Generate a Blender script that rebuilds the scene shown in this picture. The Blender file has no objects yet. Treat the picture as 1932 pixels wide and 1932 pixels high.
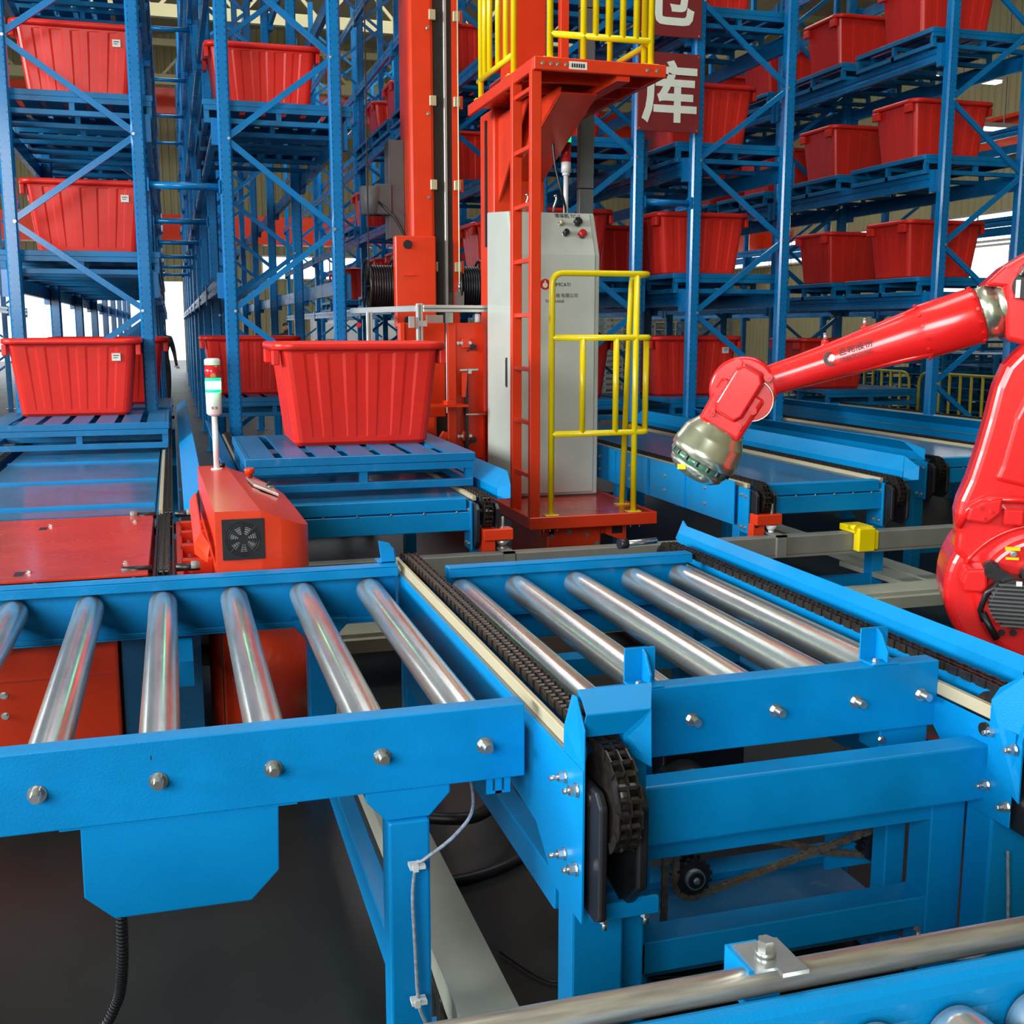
import bpy, bmesh, math, random
from mathutils import Vector, Matrix
random.seed(7)
SC = bpy.context.scene
COL = SC.collection
PI = math.pi

# ------------------------------------------------------------------ camera, world, lights, exposure
cam = bpy.data.cameras.new('camera')
cam.sensor_width = 36.0
cam.lens = 2115.5 / 1932 * 36.0
cam.clip_end = 300
co = bpy.data.objects.new('camera', cam); COL.objects.link(co)
co.location = (0, 0, 1.62)
YAW, PIT = 0.291945, 0.162868
fwd = Vector((math.sin(YAW) * math.cos(PIT), math.cos(YAW) * math.cos(PIT), -math.sin(PIT)))
co.rotation_euler = fwd.to_track_quat('-Z', 'Y').to_euler()
SC.camera = co

W = bpy.data.worlds.new('world'); SC.world = W; W.use_nodes = True
bg = W.node_tree.nodes['Background']
bg.inputs[0].default_value = (0.84, 0.93, 1.0, 1); bg.inputs[1].default_value = 1.8

SC.view_settings.view_transform = 'Standard'
SC.view_settings.look = 'None'
SC.view_settings.gamma = 1.0
SC.view_settings.use_curve_mapping = False
SC.view_settings.exposure = 0.26
try:
    SC.cycles.max_bounces = 6; SC.cycles.diffuse_bounces = 3; SC.cycles.glossy_bounces = 4
    SC.cycles.caustics_reflective = False; SC.cycles.caustics_refractive = False
    SC.cycles.sample_clamp_indirect = 4.0
except Exception:
    pass

def area(name, loc, target, sx, sy, power, color=(1, 1, 1)):
    l = bpy.data.lights.new(name, 'AREA'); l.shape = 'RECTANGLE'; l.size = sx; l.size_y = sy
    l.energy = power; l.color = color
    o = bpy.data.objects.new(name, l); COL.objects.link(o)
    o.location = loc
    o.rotation_euler = (Vector(target) - Vector(loc)).to_track_quat('-Z', 'Y').to_euler()
    return o
# daylight through the big gate behind and to the left of the photographer
area('gate_daylight', (-4.4, -4.7, 3.7), (0.6, 3.0, 0.7), 4.6, 3.6, 640, (0.93, 0.97, 1.0))
# daylight through the window band of the left wall
area('left_window_daylight', (-11.7, 4.0, 4.2), (0.5, 4.0, 0.8), 9.0, 2.4, 2000, (0.93, 0.98, 1.0))
# added overhead fill, standing in for unseen roof lights
area('overhead_fill_near', (3.0, 5.0, 11.4), (3.0, 5.2, 0), 9.0, 3.0, 130, (0.95, 1.0, 0.98))
area('overhead_fill_far', (3.0, 24.0, 11.4), (3.0, 24.2, 0), 16.0, 8.0, 800, (1.0, 0.98, 0.86))

# ------------------------------------------------------------------ materials
def nmat(name, base, rough=0.4, metal=0.0, coat=0.0, emit=None, estr=0.0, var=0.06, nscale=6.0, bump=0.0, bscale=120.0, spec=0.5, wear=0.0):
    m = bpy.data.materials.new(name); m.use_nodes = True
    nt = m.node_tree; b = nt.nodes['Principled BSDF']
    b.inputs['Roughness'].default_value = rough
    b.inputs['Metallic'].default_value = metal
    b.inputs['Coat Weight'].default_value = coat
    b.inputs['Coat Roughness'].default_value = 0.12
    b.inputs['Specular IOR Level'].default_value = spec
    tc = nt.nodes.new('ShaderNodeTexCoord')
    n = nt.nodes.new('ShaderNodeTexNoise'); n.inputs['Scale'].default_value = nscale; n.inputs['Detail'].default_value = 4
    nt.links.new(tc.outputs['Object'], n.inputs['Vector'])
    r = nt.nodes.new('ShaderNodeValToRGB')
    c = list(base)
    r.color_ramp.elements[0].position = 0.3; r.color_ramp.elements[1].position = 0.7
    r.color_ramp.elements[0].color = [max(0, x * (1 - var)) for x in c] + [1]
    r.color_ramp.elements[1].color = [min(1, x * (1 + var)) for x in c] + [1]
    nt.links.new(n.outputs['Fac'], r.inputs['Fac'])
    last = r.outputs['Color']
    if wear > 0:
        n3 = nt.nodes.new('ShaderNodeTexNoise'); n3.inputs['Scale'].default_value = 22; n3.inputs['Detail'].default_value = 8
        nt.links.new(tc.outputs['Object'], n3.inputs['Vector'])
        r3 = nt.nodes.new('ShaderNodeValToRGB'); r3.color_ramp.elements[0].position = 0.60; r3.color_ramp.elements[1].position = 0.72
        nt.links.new(n3.outputs['Fac'], r3.inputs['Fac'])
        mm = nt.nodes.new('ShaderNodeMath'); mm.operation = 'MULTIPLY'; mm.inputs[1].default_value = wear
        nt.links.new(r3.outputs['Color'], mm.inputs[0])
        mx = nt.nodes.new('ShaderNodeMixRGB'); mx.inputs[2].default_value = (0.42, 0.40, 0.38, 1)
        nt.links.new(mm.outputs[0], mx.inputs[0]); nt.links.new(last, mx.inputs[1]); last = mx.outputs[0]
    nt.links.new(last, b.inputs['Base Color'])
    mr = nt.nodes.new('ShaderNodeMapRange'); mr.inputs['To Min'].default_value = max(0.03, rough - 0.06); mr.inputs['To Max'].default_value = min(1, rough + 0.08)
    nt.links.new(n.outputs['Fac'], mr.inputs['Value']); nt.links.new(mr.outputs['Result'], b.inputs['Roughness'])
    if bump > 0:
        n2 = nt.nodes.new('ShaderNodeTexNoise'); n2.inputs['Scale'].default_value = bscale; n2.inputs['Detail'].default_value = 2
        nt.links.new(tc.outputs['Object'], n2.inputs['Vector'])
        bp = nt.nodes.new('ShaderNodeBump'); bp.inputs['Strength'].default_value = bump; bp.inputs['Distance'].default_value = 0.002
        nt.links.new(n2.outputs['Fac'], bp.inputs['Height']); nt.links.new(bp.outputs['Normal'], b.inputs['Normal'])
    if emit:
        b.inputs['Emission Color'].default_value = list(emit) + [1]; b.inputs['Emission Strength'].default_value = estr
    return m

BLUE = nmat('conveyor_blue_paint', (0.0, 0.25, 0.60), 0.40, spec=0.25, coat=0.06, var=0.05, bump=0.25, bscale=260)
BLUEW = nmat('worn_blue_paint', (0.0, 0.24, 0.58), 0.40, spec=0.25, coat=0.06, var=0.12, bump=0.3, bscale=200, wear=0.0)
DECKB = nmat('dark_blue_deck_paint', (0.01, 0.115, 0.25), 0.34, coat=0.3, var=0.12, wear=0.12)
TREAD = nmat('tread_plate_blue', (0.015, 0.15, 0.30), 0.30, coat=0.3, var=0.2, bump=1.0, bscale=45)
PALB = nmat('pallet_blue_paint', (0.0, 0.16, 0.38), 0.4, spec=0.35, coat=0.05, var=0.1, wear=0.1)
DKBLUE = nmat('motor_blue_paint', (0.0, 0.05, 0.18), 0.4, coat=0.2)
RED = nmat('machine_red_paint', (0.76, 0.046, 0.010), 0.36, spec=0.35, coat=0.15, var=0.05, bump=0.15, bscale=220)
REDW = nmat('worn_red_deck_paint', (0.62, 0.045, 0.022), 0.26, coat=0.4, var=0.16, nscale=3, wear=0.12)
RROBOT = nmat('robot_red_gloss', (0.82, 0.016, 0.016), 0.24, coat=0.5, var=0.02)
TUB = nmat('red_tub_plastic', (0.76, 0.026, 0.016), 0.33, spec=0.35, coat=0.04, var=0.05, nscale=3, bump=0.35, bscale=14)
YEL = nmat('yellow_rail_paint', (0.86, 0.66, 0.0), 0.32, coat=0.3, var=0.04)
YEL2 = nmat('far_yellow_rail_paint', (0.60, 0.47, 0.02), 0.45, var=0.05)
CAB = nmat('cabinet_grey_paint', (0.56, 0.60, 0.53), 0.42, coat=0.1, var=0.03, bump=0.2, bscale=300)
GREYR = nmat('grey_rail_paint', (0.20, 0.20, 0.18), 0.45, var=0.1)
BEIGE = nmat('floor_frame_grey_paint', (0.36, 0.37, 0.30), 0.5, var=0.08)
BLACK = nmat('black_plastic', (0.012, 0.012, 0.015), 0.38, var=0.2)
BLKSTEEL = nmat('oiled_black_chain_steel', (0.045, 0.037, 0.032), 0.30, metal=0.65, var=0.3, nscale=60)
CHAINC = nmat('drive_chain_steel', (0.17, 0.135, 0.10), 0.38, metal=0.3, var=0.3, nscale=50)
ZINC = nmat('zinc_bolt_steel', (0.62, 0.64, 0.62), 0.25, metal=0.9, var=0.08)
ALU = nmat('aluminium_profile', (0.66, 0.68, 0.64), 0.34, metal=0.75, var=0.05)
CREAM = nmat('cream_wear_strip', (0.52, 0.45, 0.29), 0.45, var=0.05)
DKGREY = nmat('dark_grey_duct_paint', (0.10, 0.10, 0.10), 0.5)
WHITEP = nmat('white_plastic', (0.80, 0.80, 0.80), 0.35)
LABELW = nmat('white_sticker', (0.78, 0.78, 0.70), 0.55)
SIGN = nmat('dark_red_sign_board', (0.20, 0.016, 0.020), 0.45)
SIGNW = nmat('sign_lettering_white', (0.72, 0.76, 0.66), 0.5)
PRINT = nmat('black_print', (0.02, 0.02, 0.02), 0.5)
LAMPG = nmat('green_lamp_lens', (0.0, 0.8, 0.25), 0.3, emit=(0.15, 1.0, 0.5), estr=7)
LAMPG2 = nmat('green_lamp_lens_edge', (0.0, 0.5, 0.15), 0.3, emit=(0.0, 1.0, 0.30), estr=1.0)
LAMPR = nmat('red_lamp_lens', (0.62, 0.01, 0.015), 0.25, coat=0.5)
SKIN = nmat('skin', (0.45, 0.26, 0.18), 0.55)
HAIR = nmat('dark_hair', (0.01, 0.01, 0.01), 0.5)
CLOTHD = nmat('dark_jacket', (0.015, 0.016, 0.02), 0.8)
CLOTHW = nmat('white_shirt', (0.7, 0.7, 0.72), 0.8)
BRASS = nmat('brass_clamp', (0.62, 0.55, 0.32), 0.35, metal=0.4)
GUIDE = nmat('black_guide_rail', (0.02, 0.018, 0.014), 0.4)
WINDOWM = nmat('daylit_window_pane', (0.9, 0.9, 0.9), 0.3, emit=(0.95, 0.98, 1.0), estr=3.2)
CLEAR = nmat('clear_hose', (0.32, 0.36, 0.40), 0.15, coat=0.6, var=0.3, nscale=80)

def steel_mat():
    m = bpy.data.materials.new('roller_steel'); m.use_nodes = True
    nt = m.node_tree; b = nt.nodes['Principled BSDF']
    b.inputs['Metallic'].default_value = 0.84
    tc = nt.nodes.new('ShaderNodeTexCoord')
    mp = nt.nodes.new('ShaderNodeMapping'); mp.inputs['Scale'].default_value = (9, 1.2, 9)
    nt.links.new(tc.outputs['Object'], mp.inputs['Vector'])
    n = nt.nodes.new('ShaderNodeTexNoise'); n.inputs['Scale'].default_value = 3.0; n.inputs['Detail'].default_value = 6
    nt.links.new(mp.outputs['Vector'], n.inputs['Vector'])
    r = nt.nodes.new('ShaderNodeValToRGB')
    r.color_ramp.elements[0].color = (0.62, 0.65, 0.61, 1); r.color_ramp.elements[1].color = (0.90, 0.93, 0.88, 1)
    r.color_ramp.elements[0].position = 0.3; r.color_ramp.elements[1].position = 0.7
    nt.links.new(n.outputs['Fac'], r.inputs['Fac']); nt.links.new(r.outputs['Color'], b.inputs['Base Color'])
    n2 = nt.nodes.new('ShaderNodeTexNoise'); n2.inputs['Scale'].default_value = 35; n2.inputs['Detail'].default_value = 8
    nt.links.new(tc.outputs['Object'], n2.inputs['Vector'])
    mr = nt.nodes.new('ShaderNodeMapRange'); mr.inputs['To Min'].default_value = 0.17; mr.inputs['To Max'].default_value = 0.27
    nt.links.new(n2.outputs['Fac'], mr.inputs['Value']); nt.links.new(mr.outputs['Result'], b.inputs['Roughness'])
    return m
STEEL = steel_mat()

def rust_pipe_mat():
    m = nmat('galvanised_pipe', (0.55, 0.50, 0.42), 0.3, metal=0.45, var=0.35, nscale=3)
    nt = m.node_tree
    for nd in nt.nodes:
        if nd.type == 'TEX_NOISE':
            mp = nt.nodes.new('ShaderNodeMapping'); mp.inputs['Scale'].default_value = (2.5, 30, 30)
            tc = [x for x in nt.nodes if x.type == 'TEX_COORD'][0]
            nt.links.new(tc.outputs['Object'], mp.inputs['Vector']); nt.links.new(mp.outputs['Vector'], nd.inputs['Vector'])
            break
    return m
PIPEM = rust_pipe_mat()

def rack_mat(name, holes):
    m = nmat(name, (0.0, 0.16, 0.42), 0.26, spec=0.35, coat=0.25, var=0.08, nscale=4, bump=0.25, bscale=40)
    if not holes: return m
    nt = m.node_tree; b = nt.nodes['Principled BSDF']
    tc = [x for x in nt.nodes if x.type == 'TEX_COORD'][0]
    sp = nt.nodes.new('ShaderNodeSeparateXYZ'); nt.links.new(tc.outputs['Object'], sp.inputs[0])
    def mth(op, a, bb):
        q = nt.nodes.new('ShaderNodeMath'); q.operation = op
        for i, v in enumerate((a, bb)):
            if isinstance(v, (int, float)): q.inputs[i].default_value = v
            else: nt.links.new(v, q.inputs[i])
        return q.outputs[0]
    z = mth('ABSOLUTE', mth('SUBTRACT', mth('FRACT', mth('MULTIPLY', sp.outputs['Z'], 20.0), 0), 0.5), 0)
    za = mth('LESS_THAN', z, 0.13)
    x = mth('ABSOLUTE', mth('SUBTRACT', mth('ABSOLUTE', sp.outputs['X'], 0), 0.030), 0)
    xa = mth('LESS_THAN', x, 0.0035)
    h = mth('MULTIPLY', za, xa)
    old = b.inputs['Base Color'].links[0].from_socket
    mx = nt.nodes.new('ShaderNodeMixRGB'); mx.inputs[2].default_value = (0.0, 0.03, 0.09, 1)
    nt.links.new(h, mx.inputs[0]); nt.links.new(old, mx.inputs[1]); nt.links.new(mx.outputs[0], b.inputs['Base Color'])
    return m
RACKP = rack_mat('rack_post_blue', True)
RACKB = rack_mat('rack_blue', False)

def floor_mat():
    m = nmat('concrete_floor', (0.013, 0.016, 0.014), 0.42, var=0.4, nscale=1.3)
    return m
FLOORM = floor_mat()

def corr_mat(name, c, axis, freq):
    m = nmat(name, c, 0.55, var=0.07, nscale=0.6)
    return m
WALLM = corr_mat('wall_sheet_beige', (0.40, 0.36, 0.19), 0, 8)
ROOFM = nmat('roof_sheet', (0.42, 0.40, 0.27), 0.6, var=0.08, nscale=0.5)

# ------------------------------------------------------------------ mesh builder
class MB:
    def __init__(s): s.v = []; s.f = []; s.sm = []
    def quadbox(s, c):  # 8 corners bottom 4 then top 4
        i = len(s.v); s.v += [tuple(p) for p in c]
        for f in ((0, 3, 2, 1), (4, 5, 6, 7), (0, 1, 5, 4), (1, 2, 6, 5), (2, 3, 7, 6), (3, 0, 4, 7)):
            s.f.append(tuple(i + k for k in f)); s.sm.append(False)
        return s
    def box(s, x0, y0, z0, x1, y1, z1):
        return s.quadbox([(x0, y0, z0), (x1, y0, z0), (x1, y1, z0), (x0, y1, z0), (x0, y0, z1), (x1, y0, z1), (x1, y1, z1), (x0, y1, z1)])
    def frame(s, p, q, up=(0, 0, 1)):
        p = Vector(p); q = Vector(q); d = (q - p).normalized(); u = Vector(up)
        if abs(d.dot(u)) > 0.97: u = Vector((0, 1, 0))
        a = d.cross(u).normalized(); b = a.cross(d).normalized()
        return p, q, d, a, b
    def bar(s, p, q, w, h, up=(0, 0, 1)):  # w across (horizontal), h along up
        p, q, d, a, b = s.frame(p, q, up)
        c = []
        for o in (p, q):
            for (i, j) in ((-1, -1), (1, -1), (1, 1), (-1, 1)):
                c.append(o + a * (w / 2 * i) + b * (h / 2 * j))
        i = len(s.v); s.v += [tuple(x) for x in c]
        for f in ((3, 2, 1, 0), (4, 5, 6, 7), (0, 1, 5, 4), (1, 2, 6, 5), (2, 3, 7, 6), (3, 0, 4, 7)):
            s.f.append(tuple(i + k for k in f)); s.sm.append(False)
        return s
    def cyl(s, p, q, r, n=16, r2=None, caps=True, up=(0, 0, 1)):
        p, q, d, a, b = s.frame(p, q, up); r2 = r if r2 is None else r2
        i = len(s.v)
        for o, rr in ((p, r), (q, r2)):
            for k in range(n):
                t = 2 * PI * k / n
                s.v.append(tuple(o + a * (rr * math.cos(t)) + b * (rr * math.sin(t))))
        for k in range(n):
            l = (k + 1) % n
            s.f.append((i + k, i + l, i + n + l, i + n + k)); s.sm.append(n > 8)
        if caps:
            s.f.append(tuple(i + k for k in reversed(range(n)))); s.sm.append(False)
            s.f.append(tuple(i + n + k for k in range(n))); s.sm.append(False)
        return s
    def lathe(s, p, q, prof, n=24, caps=True):
        """prof: list of (t along p->q in metres, radius)"""
        p, q, d, a, b = s.frame(p, q); i = len(s.v)
        for (t, r) in prof:
            for k in range(n):
                g = 2 * PI * k / n
                s.v.append(tuple(p + d * t + a * (r * math.cos(g)) + b * (r * math.sin(g))))
        for j in range(len(prof) - 1):
            for k in range(n):
                l = (k + 1) % n
                s.f.append((i + j * n + k, i + j * n + l, i + (j + 1) * n + l, i + (j + 1) * n + k)); s.sm.append(n > 9)
        if caps:
            s.f.append(tuple(i + k for k in reversed(range(n)))); s.sm.append(False)
            e = i + (len(prof) - 1) * n
            s.f.append(tuple(e + k for k in range(n))); s.sm.append(False)
        return s
    def tube(s, pts, r, n=8, closed=False):
        pts = [Vector(p) for p in pts]; i = len(s.v); N = len(pts)
        prev = None
        for j, p in enumerate(pts):
            if closed: d = (pts[(j + 1) % N] - pts[j - 1]).normalized()
            else: d = (pts[min(j + 1, N - 1)] - pts[max(j - 1, 0)]).normalized()
            if prev is None:
                u = Vector((0, 0, 1)) if abs(d.z) < 0.9 else Vector((1, 0, 0))
                a = d.cross(u).normalized()
            else:
                a = (prev - d * prev.dot(d)).normalized()
            prev = a; b = d.cross(a)
            for k in range(n):
                g = 2 * PI * k / n
                s.v.append(tuple(p + a * (r * math.cos(g)) + b * (r * math.sin(g))))
        for j in range(N if closed else N - 1):
            j2 = (j + 1) % N
            for k in range(n):
                l = (k + 1) % n
                s.f.append((i + j * n + k, i + j * n + l, i + j2 * n + l, i + j2 * n + k)); s.sm.append(True)
        if not closed:
            s.f.append(tuple(i + k for k in reversed(range(n)))); s.sm.append(False)
            s.f.append(tuple(i + (N - 1) * n + k for k in range(n))); s.sm.append(False)
        return s
    def prism(s, poly, axis, a0, a1):
        """poly: list of 2D points. axis 'x': (y,z) ; 'y': (x,z) ; 'z': (x,y)"""
        def mk(p, a):
            if axis == 'x': return (a, p[0], p[1])
            if axis == 'y': return (p[0], a, p[1])
            return (p[0], p[1], a)
        i = len(s.v); n = len(poly)
        s.v += [mk(p, a0) for p in poly] + [mk(p, a1) for p in poly]
        s.f.append(tuple(i + k for k in range(n))); s.sm.append(False)
        s.f.append(tuple(i + n + k for k in reversed(range(n)))); s.sm.append(False)
        for k in range(n):
            l = (k + 1) % n
            s.f.append((i + k, i + n + k, i + n + l, i + l)); s.sm.append(False)
        return s
    def plate(s, pts, th, nrm=None):
        """thin plate from planar 3D polygon extruded by th along its normal"""
        P = [Vector(p) for p in pts]
        n = Vector(nrm).normalized() if nrm else (P[1] - P[0]).cross(P[2] - P[0]).normalized()
        i = len(s.v); k = len(P)
        s.v += [tuple(p) for p in P] + [tuple(p + n * th) for p in P]
        s.f.append(tuple(i + j for j in range(k))); s.sm.append(False)
        s.f.append(tuple(i + k + j for j in reversed(range(k)))); s.sm.append(False)
        for j in range(k):
            l = (j + 1) % k
            s.f.append((i + j, i + k + j, i + k + l, i + l)); s.sm.append(False)
        return s
    def add(s, o, off=(0, 0, 0)):
        i = len(s.v); s.v += [(x + off[0], y + off[1], z + off[2]) for x, y, z in o.v]
        s.f += [tuple(i + k for k in f) for f in o.f]; s.sm += o.sm
        return s
    def build(s, name, mat, parent=None, bevel=0.0, seg=1, label=None, kind=None, smooth=None):
        off = Vector((0, 0, 0))
        p = parent
        while p is not None: off += p.location; p = p.parent
        me = bpy.data.meshes.new(name)
        me.from_pydata([(x - off.x, y - off.y, z - off.z) for x, y, z in s.v], [], s.f)
        bm = bmesh.new(); bm.from_mesh(me); bmesh.ops.recalc_face_normals(bm, faces=bm.faces); bm.to_mesh(me); bm.free()
        me.polygons.foreach_set('use_smooth', [True] * len(me.polygons) if smooth else s.sm)
        me.materials.append(mat)
        o = bpy.data.objects.new(name, me); COL.objects.link(o)
        if parent is not None: o.parent = parent
        if bevel > 0:
            b = o.modifiers.new('bevel', 'BEVEL'); b.width = bevel; b.segments = seg; b.limit_method = 'ANGLE'; b.angle_limit = 0.6
            b.harden_normals = False
        if label: o['label'] = label
        if kind: o['kind'] = kind
        return o

def thing(name, label, cat, loc=(0, 0, 0), group=None, kind=None):
    o = bpy.data.objects.new(name, None); COL.objects.link(o); o.location = loc
    o.empty_display_size = 0.1
    if label: o['label'] = label
    if cat: o['category'] = cat
    if group: o['group'] = group
    if kind: o['kind'] = kind
    return o
def tag(o, label, cat, group=None):
    o['label'] = label; o['category'] = cat
    if group: o['group'] = group
    return o
def struct(o): o['kind'] = 'structure'; return o
def inst(src, name, parent, loc, rot=None):
    """shares mesh data; loc is world"""
    o = bpy.data.objects.new(name, src.data); COL.objects.link(o)
    off = Vector((0, 0, 0)); p = parent
    while p is not None: off += p.location; p = p.parent
    if parent is not None: o.parent = parent
    o.location = Vector(loc) - off
    if rot: o.rotation_euler = rot
    for md in src.modifiers:
        n = o.modifiers.new(md.name, md.type)
        if md.type == 'BEVEL': n.width = md.width; n.segments = md.segments; n.limit_method = 'ANGLE'; n.angle_limit = 0.6
    return o
def copy_tree(src, loc=None, parent=None):
    c = src.copy(); COL.objects.link(c)
    if parent is not None: c.parent = parent
    if loc is not None: c.location = loc
    for ch in list(src.children): copy_tree(ch, None, c)
    return c

def text_obj(name, body, size, mat, parent, loc, xdir, ydir, ext=0.001, bold=0.0):
    """flat lettering with hair-thin depth; loc = left baseline in world; xdir/ydir unit vectors"""
    cu = bpy.data.curves.new(name, 'FONT'); cu.body = body; cu.size = size; cu.extrude = ext; cu.offset = bold
    cu.resolution_u = 3
    t = bpy.data.objects.new(name, cu); COL.objects.link(t)
    bpy.context.view_layer.update()
    dg = bpy.context.evaluated_depsgraph_get()
    me = bpy.data.meshes.new_from_object(t.evaluated_get(dg))
    bpy.data.objects.remove(t); bpy.data.curves.remove(cu)
    me.name = name
    me.materials.clear(); me.materials.append(mat)
    x = Vector(xdir).normalized(); y = Vector(ydir).normalized(); z = x.cross(y)
    off = Vector((0, 0, 0)); p = parent
    while p is not None: off += p.location; p = p.parent
    L = Vector(loc) - off
    M = Matrix(((x.x, y.x, z.x, L.x), (x.y, y.y, z.y, L.y), (x.z, y.z, z.z, L.z), (0, 0, 0, 1)))
    me.transform(M)
    o = bpy.data.objects.new(name, me); COL.objects.link(o)
    if parent is not None: o.parent = parent
    return o

_bolt_cache = {}
def bolt_mesh(direction, r, mat):
    key = (direction, r, mat.name)
    if key in _bolt_cache: return _bolt_cache[key]
    m = MB(); d = Vector(direction)
    m.cyl((0, 0, 0), d * (r * 0.18), r * 1.15, 16)
    m.cyl(d * (r * 0.18), d * (r * 0.85), r * 0.88, 6)
    m.cyl(d * (r * 0.85), d * (r * 0.95), r * 0.70, 12)
    o = m.build('bolt', mat); me = o.data; bpy.data.objects.remove(o)
    _bolt_cache[key] = me
    return me
def bolt(parent, loc, direction=(0, -1, 0), r=0.013, mat=None, name='bolt'):
    me = bolt_mesh(direction, r, mat or ZINC)
    o = bpy.data.objects.new(name, me); COL.objects.link(o)
    off = Vector((0, 0, 0)); p = parent
    while p is not None: off += p.location; p = p.parent
    o.parent = parent; o.location = Vector(loc) - off
    return o
def stud(parent, loc, direction, r=0.010, L=0.035):
    m = MB(); d = Vector(direction)
    m.cyl((0, 0, 0), d * (r * 0.3), r * 1.35, 14)
    m.cyl(d * (r * 0.3), d * (r * 1.6), r * 1.1, 6)
    m.cyl(d * (r * 1.6), d * L, r * 0.55, 10)
    key = ('stud', direction, r, L)
    if key not in _bolt_cache:
        o = m.build('nut', ZINC); _bolt_cache[key] = o.data; bpy.data.objects.remove(o)
    o = bpy.data.objects.new('nut', _bolt_cache[key]); COL.objects.link(o)
    off = Vector((0, 0, 0)); p = parent
    while p is not None: off += p.location; p = p.parent
    o.parent = parent; o.location = Vector(loc) - off
    return o

# ------------------------------------------------------------------ chain
def resample(path, step):
    P = [Vector(p) for p in path]; out = [P[0].copy()]; acc = 0.0
    for a, b in zip(P[:-1], P[1:]):
        L = (b - a).length
        if L == 0: continue
        t = step - acc
        while t <= L:
            out.append(a.lerp(b, t / L)); t += step
        acc = L - (t - step)
    return out
def chain_mb(path, side, pitch=0.0254, plate_h=0.021, gauge=0.018, strands=2, roller=0.0075, pt=0.003):
    """strands of roller chain whose pins run along the unit vector side"""
    m = MB(); P = resample(path, pitch); S = Vector(side)
    total = gauge * strands
    offs = [-total / 2 + gauge * k for k in range(strands + 1)]
    for i in range(len(P) - 1):
        a, b = P[i], P[i + 1]; d = (b - a).normalized(); up = S.cross(d).normalized()
        for k, o in enumerate(offs):
            oo = o + (0.0016 if i % 2 else -0.0016) * (1 if k < len(offs) / 2 else -1)
            c = []
            for q, e in ((a, -0.004), (b, 0.004)):
                for (u, w) in ((-1, -1), (1, -1), (1, 1), (-1, 1)):
                    c.append(q + d * e + S * (oo + pt / 2 * u) + up * (plate_h / 2 * w * (0.92 if i % 2 else 1)))
            j = len(m.v); m.v += [tuple(x) for x in c]
            for f in ((3, 2, 1, 0), (4, 5, 6, 7), (0, 1, 5, 4), (1, 2, 6, 5), (2, 3, 7, 6), (3, 0, 4, 7)):
                m.f.append(tuple(j + k2 for k2 in f)); m.sm.append(False)
        m.cyl(a - S * (total / 2 + 0.003), a + S * (total / 2 + 0.003), 0.0035, 6, up=d)
        for k in range(strands):
            c0 = offs[k] + 0.003; c1 = offs[k + 1] - 0.003
            m.cyl(a + S * c0, a + S * c1, roller, 6, up=d)
    return m
def arc(cy, cz, r, a0, a1, n, X):
    """points on a circle in the Y-Z plane, degrees"""
    return [(X, cy + r * math.cos(math.radians(a0 + (a1 - a0) * i / n)), cz + r * math.sin(math.radians(a0 + (a1 - a0) * i / n))) for i in range(n + 1)]

# ------------------------------------------------------------------ the hall
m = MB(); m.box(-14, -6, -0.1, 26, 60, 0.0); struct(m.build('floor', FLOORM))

def corrugated(name, mat, p0, u, length, height, nrm, pitch=0.25, depth=0.035, z0=0.0, openings=(), parent=None):
    """wall of trapezoidal sheet; built in strips, holes left where windows stand. openings: (a0,a1,z0,z1) along u"""
    m = MB(); p0 = Vector(p0); u = Vector(u); nrm = Vector(nrm)
    n = int(length / pitch)
    for i in range(n):
        a = i * pitch; spans = [(z0, z0 + height)]
        for (a0, a1, w0, w1) in openings:
            if a + pitch / 2 > a0 and a + pitch / 2 < a1:
                ns = []
                for (s0, s1) in spans:
                    if w0 > s0: ns.append((s0, min(w0, s1)))
                    if w1 < s1: ns.append((max(w1, s0), s1))
                spans = ns
        q = [(0, 0), (0.3, 0), (0.42, 1), (0.88, 1), (1, 0)]
        for (s0, s1) in spans:
            j = len(m.v)
            for (t, h) in q:
                c = p0 + u * (a + t * pitch) + nrm * (h * depth)
                m.v.append((c.x, c.y, s0)); m.v.append((c.x, c.y, s1))
            for k in range(len(q) - 1):
                m.f.append((j + 2 * k, j + 2 * k + 2, j + 2 * k + 3, j + 2 * k + 1)); m.sm.append(False)
    o = m.build(name, mat, parent)
    return struct(o)

def window_strip(name, box, axis, npanes):
    """daylit window: frame and panes"""
    x0, y0, z0, x1, y1, z1 = box
    f = MB(); t = 0.06
    if axis == 'y':
        xc = (x0 + x1) / 2
        f.box(x0, y0, z0, x1, y1, z0 + t); f.box(x0, y0, z1 - t, x1, y1, z1)
        for k in range(npanes + 1):
            yy = y0 + (y1 - y0) * k / npanes; f.box(x0, yy - t / 2, z0 + t, x1, yy + t / 2, z1 - t)
    else:
        f.box(x0, y0, z0, x1, y1, z0 + t); f.box(x0, y0, z1 - t, x1, y1, z1)
        for k in range(npanes + 1):
            xx = x0 + (x1 - x0) * k / npanes; f.box(xx - t / 2, y0, z0 + t, xx + t / 2, y1, z1 - t)
    o = struct(f.build(name, ALU))
    for k in range(npanes):
        p = MB()
        if axis == 'y':
            a = y0 + (y1 - y0) * k / npanes + t / 2; b = y0 + (y1 - y0) * (k + 1) / npanes - t / 2
            p.box(xc - 0.01, a, z0 + t, xc + 0.01, b, z1 - t)
        else:
            yc = (y0 + y1) / 2
            a = x0 + (x1 - x0) * k / npanes + t / 2; b = x0 + (x1 - x0) * (k + 1) / npanes - t / 2
            p.box(a, yc - 0.01, z0 + t, b, yc + 0.01, z1 - t)
        p.build('pane', WINDOWM, o)
    return o

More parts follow.
